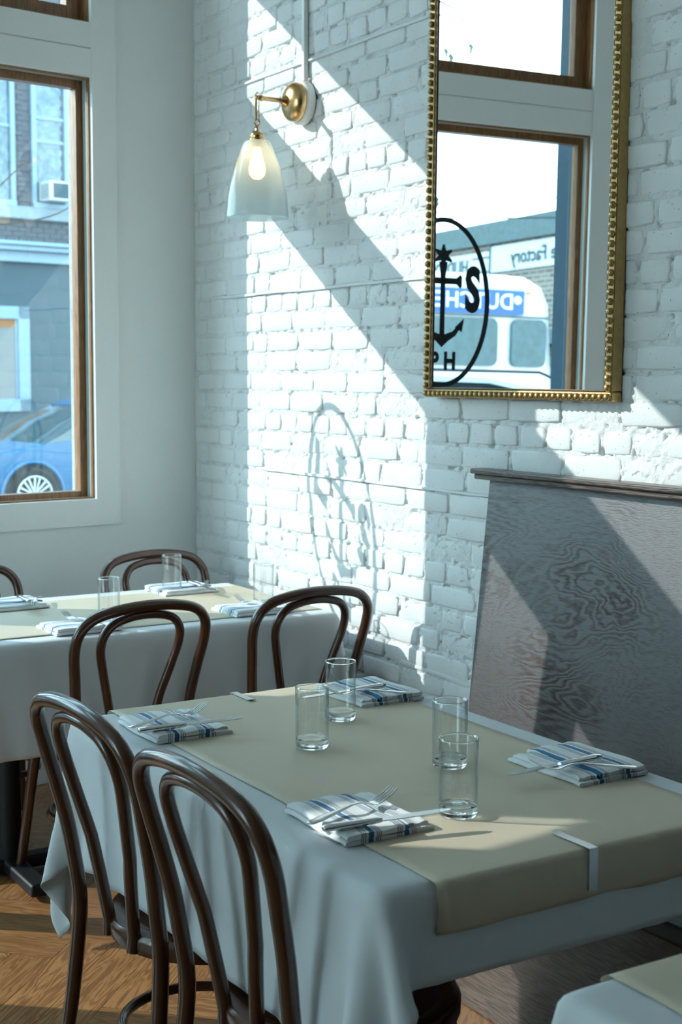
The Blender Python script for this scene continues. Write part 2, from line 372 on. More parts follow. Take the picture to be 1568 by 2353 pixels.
# casings
PANES = {}
def win_trim(a, b, n):
    w = empty('window_%d' % n, LW((a+b)/2, 0, Z_SILL), 0, kind='structure'); inv = Vector(w.location)
    def L(s, d, z): p = Vector(LW(s, d, z)) - inv; return (p.x, p.y, p.z)
    m = MB(); cw = .098
    for (s0, s1) in ((a-cw, a), (b, b+cw)): m.box(s0, s1, -.009, 0, Z_SILL-cw+.004, Z_UP1+.10, L)
    m.build('casing_upright', MAT['trim'], w, .0015)
    m = MB(); m.add([L(a-cw, -.0095, Z_SILL-cw), L(b+cw, -.0095, Z_SILL-cw), L(b, -.0095, Z_SILL), L(a, -.0095, Z_SILL), L(a-cw, 0, Z_SILL-cw), L(b+cw, 0, Z_SILL-cw), L(b, 0, Z_SILL), L(a, 0, Z_SILL)],
                    [(0, 1, 2, 3), (4, 7, 6, 5), (0, 4, 5, 1), (1, 5, 6, 2), (2, 6, 7, 3), (3, 7, 4, 0)]); m.build('casing_apron', MAT['trim'], w, .001)
    m = MB(); m.box(a, b, -.006, .115, Z_HEAD, 2.628, L); m.box(a, b, -.006, .115, 2.632, Z_UP0, L); m.box(a, b, .0, .11, 2.62, 2.64, L)
    m.build('transom_board', MAT['trim'], w, .0012)
    m = MB(); m.box(a, b, -.006, .03, Z_UP1, Z_UP1+.10, L); m.build('casing_head', MAT['trim'], w, .0012)
    for (z0, z1, up) in ((Z_SILL, Z_HEAD, 0), (Z_UP0, Z_UP1, 1)):
        # inner wood bead, pale track, dark inner stop, then sash and pane
        m = MB(); t0 = .007
        for (s0, s1) in ((a, a+t0), (b-t0, b)): m.box(s0, s1, .008, .022, z0, z1, L)
        m.box(a, b, .008, .022, z0, z0+t0, L); m.box(a, b, .008, .022, z1-t0, z1, L)
        m.build('wood_bead', MAT['sash'], w, .001)
        m = MB(); t0 = .005
        for (d0, d1) in ((.023, .036), (.039, .052)):
            for (s0, s1) in ((a, a+t0), (b-t0, b)): m.box(s0, s1, d0, d1, z0, z1, L)
            m.box(a, b, d0, d1, z1-t0, z1, L)
        m.build('screen_track', MAT['track'] if not up else MAT['sash'], w, .0008)
        m = MB(); sw = .030 if not up else .062; e0 = .001
        for (s0, s1) in ((a, a+sw), (b-sw, b)): m.box(s0, s1, .055, .10, z0, z1, L)
        m.box(a+sw, b-sw, .055, .10, z0, z0+(.026 if not up else .062), L); m.box(a+sw, b-sw, .055, .10, z1-(.034 if not up else .06), z1, L)
        m.build('sash', MAT['sash'], w, .003)
        m = MB(); m.box(a+sw-.004, b-sw+.004, .079, .081, z0+.02, z1-.03, L)
        pane = m.build('pane', MAT['pane'], w, smooth=False)
        if not up: PANES[n] = (pane, L, w)
    return w
wins = []
for i, (a, b) in enumerate(WINS):
    if i == 0: wins.append(win_trim(a, b, 1))
    else: wins.append(win_trim(a, b, i+1))
# glazed entrance door bay beside the window: sidelight, door leaf and the lite above
dr = empty('door_1', LW((DOOR[0]+DOOR[1])/2, 0, 0), 0, kind='structure'); dinv = Vector(dr.location)
def DL(s, d, z): p = Vector(LW(s, d, z)) - dinv; return (p.x, p.y, p.z)
a, b = DOOR
m = MB(); m.box(a, b, -.006, .115, 2.40, 2.628, DL); m.box(a, b, -.006, .115, 2.632, Z_UP0, DL); m.box(a, b, 0, .11, 2.62, 2.64, DL); m.build('transom_board', MAT['trim'], dr, .0012)
m = MB()
for s0, s1 in ((a-.06, a), (b, b+.098)): m.box(s0, s1, -.009, 0, 0, Z_UP1+.1, DL)
m.build('casing_upright', MAT['trim'], dr, .0015)
m = MB()
for s0, s1 in ((a, a+.012), (2.41, 2.44), (b-.03, b)): m.box(s0, s1, .03, .10, 0, 2.40, DL)
m.box(a, b, .03, .10, 2.375, 2.40, DL); m.box(2.41, b, .03, .10, 2.29, 2.40, DL); m.box(a, 2.41, .03, .10, 0, .35, DL); m.build('door_frame', MAT['sash'], dr, .003)
m = MB()
for s0, s1 in ((2.442, 2.522), (3.14, 3.328)): m.box(s0, s1, .045, .09, .006, 2.288, DL)
m.box(2.522, 3.14, .045, .09, .006, .35, DL); m.box(2.522, 3.14, .045, .09, 2.265, 2.288, DL); lf = m.build('door_leaf', MAT['sash'], dr, .003)
m = MB(); m.box(2.515, 3.147, .066, .069, .345, 2.27, DL); m.build('pane', MAT['pane'], lf, smooth=False)
m = MB(); m.tube([DL(2.48, .045, 1.0), DL(2.48, 0, 1.0), DL(2.60, 0, 1.0)], .009, 8); m.build('door_handle', MAT['brass'], lf)
m = MB(); m.box(a+.010, 2.412, .066, .069, .345, 2.38, DL); m.build('pane', MAT['pane'], dr, smooth=False)
m = MB()
for s0, s1 in ((a, 2.197), (b-.062, b)): m.box(s0, s1, .055, .10, Z_UP0, Z_UP1, DL)
m.box(2.197, b-.062, .055, .10, Z_UP0, Z_UP0+.062, DL); m.box(2.197, b-.062, .055, .10, Z_UP1-.06, Z_UP1, DL); m.build('sash', MAT['sash'], dr, .003)
m = MB(); m.box(2.19, b-.058, .079, .081, Z_UP0+.02, Z_UP1-.03, DL); m.build('pane', MAT['pane'], dr, smooth=False)
hwn = empty('window_2', LW((ADDED_WIN[0]+ADDED_WIN[1])/2, 0, ADDED_WIN[2]), 0, kind='structure'); hinv = Vector(hwn.location)  # added opening, stands in for sun reflected off the mirror
def HL(s, d, z): p = Vector(LW(s, d, z)) - hinv; return (p.x, p.y, p.z)
m = MB(); a, b, z0, z1 = ADDED_WIN
for q_ in ((a, a+.02, z0, z1), (b-.02, b, z0, z1), (a, b, z0, z0+.02), (a, b, z1-.02, z1)): m.box(q_[0], q_[1], .055, .09, q_[2], q_[3], HL)
m.build('sash', MAT['sash'], hwn, .002)
m = MB(); m.box(a+.015, b-.015, .072, .075, z0+.015, z1-.015, HL); m.build('pane', MAT['pane'], hwn, smooth=False)
# window lettering: oval ring, star, anchor, L S and PH, readable from the street
pane, PL, w1 = PANES[1]
SC, ZC, DG = 1.199, 1.80, .0775
def flat(name, polys, parent, mat, d=DG, th=.0006):
    m = MB()
    for poly in polys:
        m.prism(poly, d-th, d, lambda s, z, dd: PL(SC+s, dd, ZC+z))
    return m.build(name, mat, parent, smooth=False)
ring = []
N = 72
for k in range(N):
    a0, a1 = 2*math.pi*k/N, 2*math.pi*(k+1)/N
    ring.append([(.202*math.cos(a0), .331*math.sin(a0)), (.225*math.cos(a0), .352*math.sin(a0)), (.225*math.cos(a1), .352*math.sin(a1)), (.202*math.cos(a1), .331*math.sin(a1))])
flat('lettering_ring', ring, pane, MAT['blackvinyl'])
star = []
for k in range(6):
    a = math.pi/2 + k*math.pi/3
    star.append([(0, .195), (.024*math.cos(a-math.pi/6), .195+.024*math.sin(a-math.pi/6)), (.046*math.cos(a-.10), .195+.046*math.sin(a-.10)), (.046*math.cos(a+.10), .195+.046*math.sin(a+.10)), (.024*math.cos(a+math.pi/6), .195+.024*math.sin(a+math.pi/6))])
flat('lettering_star', star, pane, MAT['blackvinyl'])
anc = [[(-.012, -.15), (.012, -.15), (.011, .10), (.020, .17), (-.020, .17), (-.011, .10)],
       [(-.066, .078), (.066, .078), (.066, .104), (-.066, .104)]]
for sg in (-1, 1):
    anc.append([(sg*.060, .082), (sg*.082, .062), (sg*.090, .070), (sg*.090, .112), (sg*.082, .120), (sg*.060, .100)][::sg])
    c = [(0, -.185), (sg*.03, -.158), (sg*.065, -.135), (sg*.085, -.105), (sg*.072, -.095), (sg*.048, -.118), (sg*.012, -.13), (0, -.13)]
    for i in range(3): anc.append([c[i], c[i+1], c[6-i], c[7-i]][::sg])
    anc.append([(sg*.060, -.100), (sg*.105, -.060), (sg*.095, -.120)][::sg])
flat('lettering_anchor', anc, pane, MAT['blackvinyl'])
def letter(txt, s, z, size, sx=1.0, off=.006):
    me = text_mesh(txt, size, .0003, off, 1.0, sx); o = bpy.data.objects.new('lettering_glyph', me); COL.objects.link(o); o.parent = pane
    me.materials.append(MAT['blackvinyl'])
    ex = Vector((SD, -CD, 0)); ez = Vector((0, 0, 1)); n = ex.cross(ez)
    p = Vector(PL(SC+s, DG-.0004, ZC+z))
    o.matrix_local = Matrix(((ex.x, ez.x, n.x, p.x), (ex.y, ez.y, n.y, p.y), (ex.z, ez.z, n.z, p.z), (0, 0, 0, 1))); return o
letter('S', .142, .050, .25, .62, .011); letter('L', -.142, .050, .25, .62, .011)
letter('P', -.034, -.245, .10, .80, .005); letter('H', .040, -.245, .10, .80, .005)

# brick wall -------------------------------------------------------
BX1, BZ1, CO = 3.32, 3.06, .0680
wr = MB(); wr.box(-.15, 9.2, .004, .25, -.3, CEIL); wr.box(BX1, 9.2, -.006, .004, 0, CEIL); wr.box(-.0, BX1, -.006, .004, BZ1, CEIL)
wall_right = tag(wr.build('wall_right', MAT['brick'], smooth=False), kind='structure')
def vnoise(nx, ny, cx, cy, rng):
    g = rng.rand(cy+2, cx+2); X = np.linspace(0, cx, nx, endpoint=False); Y = np.linspace(0, cy, ny, endpoint=False)
    xi = X.astype(int); yi = Y.astype(int); fx = X-xi; fy = Y-yi; fx = fx*fx*(3-2*fx); fy = fy*fy*(3-2*fy)
    a = g[np.ix_(yi, xi)]; b = g[np.ix_(yi, xi+1)]; c = g[np.ix_(yi+1, xi)]; d = g[np.ix_(yi+1, xi+1)]
    return (a*(1-fx)+b*fx)*(1-fy[:, None]) + (c*(1-fx)+d*fx)*fy[:, None]
ST = .0056; nx, ny = int(BX1/ST)+1, int(BZ1/ST)+1
hgt = .0050 + .0050*vnoise(nx, ny, 150, 140, RNG) + .0034*vnoise(nx, ny, 420, 400, RNG) + .0030*vnoise(nx, ny, 30, 28, RNG)
hgt -= .014*np.clip(vnoise(nx, ny, 200, 330, RNG)-.74, 0, 1)*5
XX, ZZ = np.meshgrid(np.arange(nx)*ST, np.arange(ny)*ST)
vv = np.stack([XX, -hgt, ZZ], -1).reshape(-1, 3)
idx = np.arange(nx*ny).reshape(ny, nx); q = np.stack([idx[:-1, :-1], idx[:-1, 1:], idx[1:, 1:], idx[1:, :-1]], -1).reshape(-1, 4)
me = bpy.data.meshes.new('mortar'); me.vertices.add(len(vv)); me.vertices.foreach_set('co', vv.ravel())
me.loops.add(q.size); me.loops.foreach_set('vertex_index', q.ravel().astype(np.int32)); me.polygons.add(len(q))
me.polygons.foreach_set('loop_start', np.arange(0, q.size, 4, dtype=np.int32)); me.polygons.foreach_set('loop_total', np.full(len(q), 4, np.int32))
me.update(calc_edges=True); me.validate(); me.shade_smooth(); me.materials.append(MAT['mortar'])
mo = bpy.data.objects.new('mortar', me); COL.objects.link(mo); mo.parent = wall_right
def brick_shape(w, h, rng):
    """rounded, worn outline in four rings: root, shoulder, face edge, face centre"""
    base = [(-.5, -.5), (-.17, -.5), (.17, -.5), (.5, -.5), (.5, 0), (.5, .5), (.17, .5), (-.17, .5), (-.5, .5), (-.5, 0)]
    out = [(x*w + rng.uniform(-.0022, .0022), z*h + rng.uniform(-.0014, .0014)) for x, z in base]
    for k in (0, 3, 5, 8): out[k] = (out[k][0]*(1-.012/w*rng.uniform(.3, 1)), out[k][1]*(1-.007/h*rng.uniform(.3, 1)))
    f = rng.uniform(-.0015, .0015); tl = rng.uniform(-.0018, .0018)
    rings = [[(x, 0, z) for x, z in out], [(x*.995, -.0085, z*.985) for x, z in out],
             [(x*(1-.005/w), -.0122+f+tl*x/w, z*(1-.0055/h)) for x, z in out], [(x*(1-.016/w), -.0136+f+tl*x/w, z*(1-.014/h)) for x, z in out]]
    return rings
def brick_mb(rings, mb=None, off=(0, 0, 0), sc=(1, 1, 1)):
    mb = mb or MB(); rr = [[(off[0]+p[0]*sc[0], off[1]+p[1]*sc[1], off[2]+p[2]*sc[2]) for p in r] for r in rings]
    n = 10; vs = [p for r in rr for p in r]; fs = [(i*n+j, i*n+(j+1) % n, (i+1)*n+(j+1) % n, (i+1)*n+j) for i in range(3) for j in range(n)]
    fs += [(30, 31, 38, 39), (31, 32, 37, 38), (32, 33, 34, 35, 36, 37)] if False else [(30, 31, 37, 38), (31, 32, 36, 37), (32, 33, 35, 36), (33, 34, 35), (38, 39, 30)]
    return mb.add(vs, fs)
SR = [brick_shape(.2095, .0615, random) for _ in range(12)]; HR = [brick_shape(.1020, .0615, random) for _ in range(8)]
def bmesh_of(r, nm):
    me = brick_mb(r).mesh(nm, True, 75); me.materials.append(MAT['brick']); return me
SM = [bmesh_of(r, 'brick') for r in SR]; HM = [bmesh_of(r, 'brick') for r in HR]
ZL2 = 1.7585; cand = []
k0 = int((ZL2-BZ1)/CO)-1
for k in range(k0, 27):
    zt = ZL2 - k*CO; zc = zt - CO/2
    if zc < .03 or zc > BZ1-.03: continue
    header = (k % 6 == 0); pitch = .1079 if header else .2159
    off = [.0, .1079, .045, .13, .02, .095, .06][k % 7] if not header else .03
    x = -.2159 + off + random.uniform(-.01, .01)
    while x < BX1:
        L_ = pitch; typ = 'h' if header else 's'
        if not header and random.random() < .07: L_ = .1079; typ = 'h'
        a, b = x, x+L_; x += L_
        if b < .03 or a > BX1-.03: continue
        aa, bb = max(a, .004), min(b, BX1-.004)
        sx = (bb-aa)/L_
        cand.append((((aa+bb)/2, -.0, zc), typ, sx))
def brick_px(c, typ, sx):
    w = (.2 if typ == 's' else .1)*sx; (x, y, z) = c
    u, v = project(c); u0, v0 = project((x-w/2, 0, z)); u1, v1 = project((x+w/2, 0, z))
    if not (-20 < u < FW+20 and -20 < v < 1640): return 0
    if 1000 < u < 1405 and v < 895: return 0
    if u > 1120 and v > 1100: return 0
    if u < 830 and v > 1420 - (830-u)*.16 and v > 1335: return 0
    return abs(u1-u0)
order = sorted(range(len(cand)), key=lambda i: -brick_px(*cand[i]))
single = set(i for i in order[:290] if brick_px(*cand[i]) > 0)
rest = MB()
for i, (c, typ, sx) in enumerate(cand):
    k = random.randrange(12 if typ == 's' else 8)
    loc = (c[0], c[1]+random.uniform(-.0015, .002), c[2]+random.uniform(-.002, .002)); rot = random.uniform(-.008, .008)
    if i in single: inst('brick', (SM if typ == 's' else HM)[k], wall_right, loc, (0, rot, 0), (sx, 1, random.uniform(.95, 1.03)))
    else: brick_mb((SR if typ == 's' else HR)[k], rest, loc, (sx, 1, 1))
o = rest.build('brick_field', MAT['brick'], wall_right, angle=75); o['kind'] = 'stuff'
def ledge(x0, x1, z, z1=None, h=.0085, p=.0205):
    z1 = z if z1 is None else z1; n = max(4, int((x1-x0)/.09)); rings = []
    for i in range(n+1):
        t_ = i/n; x = x0+(x1-x0)*t_; zz = z+(z1-z)*t_+random.uniform(-.0012, .0012); pp = p*min(1, 8*t_+.5, 8*(1-t_)+.5)+random.uniform(-.001, .001); hh = h*random.uniform(.8, 1.1)
        rings.append([(x, 0, zz-hh/2), (x, -pp, zz-hh/2), (x, -pp, zz+hh/2), (x, 0, zz+hh/2)])
    m = MB(); m.loft(rings); m.build('mortar_ledge', MAT['brick'], wall_right, .0012, angle=30)
ledge(.02, 3.2, 2.494); ledge(.16, 2.4, 1.7595); ledge(.50, 1.86, 1.1485); ledge(1.35, 1.84, .615, .60, .011, .018)

# floor: herringbone oak ------------------------------------------------
fl = MB(); fl.box(-.3, 9.2, -6.6, .2, -.06, -.012); floor = tag(fl.build('floor', MAT['floor'], smooth=False), kind='structure')
PW, PLN = .115, .575
pm = MB(); pm.box(-PLN/2+.0007, PLN/2-.0007, -PW/2+.0007, PW/2-.0007, -.012, 0)
pme = pm.mesh('plank', False); pme.materials.append(MAT['floor'])
planks = []
ca, sa = math.cos(R(45)), math.sin(R(45))
n5 = int(PLN/PW)
for i in range(-60, 60):
    for j in range(-16, 16):
        for typ in (0, 1):
            # classic herringbone lattice with 5:1 blocks
            bx, by = i*PW + j*PLN, i*PW - j*PLN
            if typ == 0: cx, cy, r0 = bx + PLN/2, by + PW/2, 0
            else: cx, cy, r0 = bx + PLN + PW/2, by + PW - PLN/2 + 0, 90
            x, y = ca*cx - sa*cy, sa*cx + ca*cy
            x += 2.0; y -= 1.6
            if -.1 < x < 8.9 and -6.3 < y < .3: planks.append((x, y, r0+45))
def plank_px(p):
    u, v = project((p[0], p[1], 0)); d = (Vector((p[0], p[1], 0))-CAM_POS).dot(_f)
    if d < .5 or not (-150 < u < FW+150 and 1750 < v < FH+250): return 0
    return 1/d
order = sorted(range(len(planks)), key=lambda i: -plank_px(planks[i]))
single = set(i for i in order[:280] if plank_px(planks[i]) > 0)
restp = MB()
for i, (x, y, r0) in enumerate(planks):
    if i in single: inst('plank', pme, floor, (x, y, random.uniform(-.0005, 0)), (0, 0, R(r0 + (180 if random.random() < .5 else 0))))
    else:
        c, s = math.cos(R(r0)), math.sin(R(r0))
        restp.box(-PLN/2+.0007, PLN/2-.0007, -PW/2+.0007, PW/2-.0007, -.012, -.0003, lambda a, b, z: (x+c*a-s*b, y+s*a+c*b, z))
o = restp.build('plank_field', MAT['floor'], floor, smooth=False); o['kind'] = 'stuff'
# rest of the room -------------------------------------------------
m = MB(); m.box(-.5, 9.2, -6.6, .25, CEIL, CEIL+.12); tag(m.build('ceiling', MAT['ceil'], smooth=False), kind='structure')
m = MB()
fill_wins = [(.1, 1.6), (1.9, 3.4)]; ed = [-.8] + [e for w in fill_wins for e in w] + [9.2]  # unseen openings added to fill the room with sky light
for i in range(0, len(ed), 2): m.box(ed[i], ed[i+1], -6.6, -6.42, -.3, CEIL)
for a, b in fill_wins: m.box(a, b, -6.6, -6.42, -.3, .6); m.box(a, b, -6.6, -6.42, 3.3, CEIL)
tag(m.build('wall_back', MAT['wallpaint'], smooth=False), kind='structure')
for k, (a, b) in enumerate(fill_wins):
    w = empty('window_%d' % (k+3), ((a+b)/2, -6.5, .6), kind='structure')  # fill window, added out of view behind the camera
    m = MB(); x0, x1 = a-(a+b)/2, b-(a+b)/2
    for s0, s1 in ((x0, x0+.06), (-.03, .03), (x1-.06, x1)): m.box(s0, s1, -.03, .03, 0, 2.7)
    m.box(x0, x1, -.03, .03, 0, .06); m.box(x0, x1, -.03, .03, 2.64, 2.7); m.box(x0, x1, -.03, .03, 1.9, 1.96); m.build('sash', MAT['sash'], w, .003)
    m = MB(); m.box(x0, x1, -.002, .002, .02, 2.68); m.build('pane', MAT['pane'], w, smooth=False)
MAT['darkwall'] = plain('dark_panelled_wall', (.10, .075, .06), .5, 0, .4, .0004, 12, .15)
m = MB(); m.box(9.0, 9.2, -6.6, .25, -.3, CEIL); tag(m.build('wall_front', MAT['darkwall'], smooth=False), kind='structure')
m = MB(); m.box(.0, 1.955, -.016, 0, 0, .14, LW); m.box(.0, 1.955, -.010, 0, .14, .165, LW); m.box(3.46, 8.9, -.016, 0, 0, .14, LW); tag(m.build('baseboard_left', MAT['trim'], bevel=.003), kind='structure')

# ================================================================== MIRROR
MN = Vector((.0026, -.99996, .0084)).normalized()
mx0, mx1, mz0, mz1, MY = 1.590, 2.366, 1.416, 2.99, -.050
mir = empty('wall_mirror', ((mx0+mx1)/2, -.028, mz0), 0, 'tall wall mirror in a beaded gilt frame on the white brick', 'mirror')
mir.rotation_euler = (R(-.48), 0, R(.22))
hw, hh = (mx1-mx0)/2, mz1-mz0
def fr_side(name, x0, x1, z0, z1):
    m = MB(); m.box(x0, x1, -.026, .010, z0, z1); return m.build(name, MAT['gold'], mir, .004)
fw_ = .024
fr_side('frame_rail', -hw, hw, 0, fw_); fr_side('frame_rail', -hw, hw, hh-fw_, hh)
fr_side('frame_stile', -hw, -hw+fw_, fw_, hh-fw_); fr_side('frame_stile', hw-fw_, hw, fw_, hh-fw_)
m = MB()
for a in ((-hw+fw_, -hw+fw_+.010, fw_, hh-fw_), (hw-fw_-.004, hw-fw_, fw_, hh-fw_), (-hw+fw_, hw-fw_, fw_, fw_+.004), (-hw+fw_, hw-fw_, hh-fw_-.004, hh-fw_)):
    m.box(a[0], a[1], -.024, -.004, a[2], a[3])
m.build('frame_lip', MAT['golddark'], mir, .001)
m = MB(); m.box(-hw+fw_, hw-fw_, -.021, -.006, fw_, hh-fw_); m.build('mirror_glass', MAT['mirror'], mir, smooth=False)
bm_ = MB()
prof = [(0.0012, -.0085)] + [(.0088*math.cos(a), .0088*math.sin(a)) for a in [math.radians(x) for x in (-60, -30, 0, 30, 60)]] + [(.0012, .0085)]
bm_.lathe(prof, 10); bme = bm_.mesh('bead', True, 80); bme.materials.append(MAT['gold'])
P_ = .0213
def bead(x, z, rx): inst('bead', bme, mir, (x, -.029, z), rx)
nb = int((2*hw-.022)/P_)
for k in range(nb+1):
    x = -hw+.011 + k*(2*hw-.022)/nb
    bead(x, .011, (0, R(90), 0)); bead(x, hh-.011, (0, R(90), 0))
nb = int((hh-.022)/.0228)
for k in range(1, nb):
    z = .011 + k*(hh-.022)/nb
    bead(-hw+.010, z, (0, 0, 0)); bead(hw-.010, z, (0, 0, 0))

# ================================================================== WALL LAMP
lamp = empty('wall_lamp', (.848, -.018, 2.360), 0, 'brass swing-arm wall lamp with ribbed glass bell shade', 'lamp')
def AX(x, y, z): return (x, -z, y)          # lathe along -Y
m = MB(); m.lathe([(.066, 0), (.070, .004), (.070, .026), (.066, .031)], 36, fn=AX); m.build('mounting_block', MAT['ceramic'], lamp)
m = MB(); m.lathe([(.060, .030), (.062, .032), (.062, .048), (.058, .056), (.046, .066), (.028, .073), (.012, .076)], 36, fn=AX); m.build('wall_rose', MAT['brass'], lamp)
m = MB(); m.lathe([(.017, .074), (.019, .078), (.015, .084), (.011, .090)], 16, fn=AX); m.lathe([(.0075, .084), (.0085, .090), (.0095, .096), (.0072, .100), (.0072, .158), (.0098, .162), (.0098, .170), (.0075, .176)], 14, fn=AX)
m.build('arm', MAT['brass'], lamp)
ax, ay = 0, -.180
m = MB(); m.tube([(0, ay+.008, .0), (0, ay, .0), (0, ay-.006, .006), (0, ay-.002, .014), (0, ay+.004, .016)], .0022, 8); m.lathe([(.0058, -.004), (.0075, 0), (.0058, .006)], 12, (0, ay, 0)); m.build('hook', MAT['brass'], lamp)
m = MB()
m.tube([(0, ay-.0035, .004), (0, ay-.0045, -.03), (0, ay-.0035, -.072)], .0036, 8)
m.build('drop_rod', MAT['brass'], lamp)
m = MB()
for k, z in enumerate((-.020, -.034, -.048, -.062)):
    pts = [(.0028*math.cos(a)*(k % 2), ay+.006+.0028*math.cos(a)*(1-k % 2), z+.0085*math.sin(a)) for a in [2*math.pi*i/10 for i in range(11)]]; m.tube(pts, .0009, 5, False)
m.build('chain', MAT['brass'], lamp)
m = MB(); pts = [(0, ay+.009*math.cos(a), -.078+.010*math.sin(a)) for a in [2*math.pi*i/16 for i in range(17)]]; m.tube(pts, .0024, 8, False); m.build('ring', MAT['brass'], lamp)
m = MB(); m.lathe([(.003, -.086), (.005, -.088), (.0075, -.092), (.005, -.097), (.0065, -.103), (.014, -.107), (.021, -.113), (.023, -.120), (.022, -.126), (.025, -.129), (.025, -.136), (.012, -.137)], 24, (0, ay, 0)); m.build('gallery', MAT['brass'], lamp)
outer = [(.036, -.136), (.042, -.141), (.051, -.160), (.064, -.192), (.077, -.230), (.088, -.272), (.0965, -.315), (.1005, -.355), (.1015, -.376)]
sp_ = spline(outer, 3)
m = MB(); NR = 148
m.lathe([(r, z) for r, z in sp_] + [(.1030, -.380), (.0995, -.3805)] + [(r-.003, z) for r, z in sp_[::-1]], NR, (0, ay, 0), cap=False, rib=-.018); m.build('glass_shade', MAT['shade'], lamp, angle=80)
m = MB(); m.lathe([(.004, -.150), (.012, -.155), (.0145, -.170), (.0165, -.185), (.024, -.205), (.028, -.225), (.025, -.243), (.014, -.255), (.003, -.258)], 20, (0, ay, 0)); m.build('bulb', MAT['bulb'], lamp)
m = MB(); m.lathe([(.013, -.132), (.015, -.138), (.015, -.156), (.011, -.158)], 16, (0, ay, 0)); m.build('lamp_holder', MAT['brass'], lamp)
m = MB(); m.box(-.0095, .0095, -.012, .004, .0, CEIL-2.432); o = m.build('cable_channel', MAT['ceramic'], None, .003); o.location = (.853, -.020, 2.430)
tag(o, 'white plastic cable channel running up the brick above the lamp', 'cable channel')

# ================================================================== BANQUETTE
bq = empty('banquette', (2.95, -.3, 0), 0, 'dark stained oak banquette with tall plywood back', 'banquette')
def BQ(x, y, z): return (x-2.95, y+.3, z)
x0, x1 = 1.868, 6.2
def lean(z): return -.030 - (1.197-z)*.100
m = MB(); vs = []
m.add([BQ(x, y, z) for x in (x0, x1) for (y, z) in ((lean(1.197), 1.197), (lean(.44), .44), (lean(.44)+.02, .44), (lean(1.197)+.02, 1.197))], [(0, 1, 2, 3), (4, 7, 6, 5), (0, 4, 5, 1), (1, 5, 6, 2), (2, 6, 7, 3), (3, 7, 4, 0)])
m.build('back_panel', MAT['ply'], bq, .0015)
m = MB(); m.box(x0-.03, x1, -.062, -.017, 1.197, 1.212, BQ); o = m.build('cap_moulding', MAT['plycap'], bq, .004)
m = MB(); m.box(x0-.036, x1, -.072, -.016, 1.212, 1.226, BQ); m.build('cap_rail', MAT['plycap'], bq, .004)
m = MB(); m.box(x0, x1, -.50, -.09, .40, .45, BQ); m.build('seat_pad', MAT['dark_upholstery'], bq, .015, seg=3)
m = MB(); m.box(x0+.02, x1, -.46, -.03, .0, .40, BQ); m.build('plinth', MAT['plycap'], bq, .003)

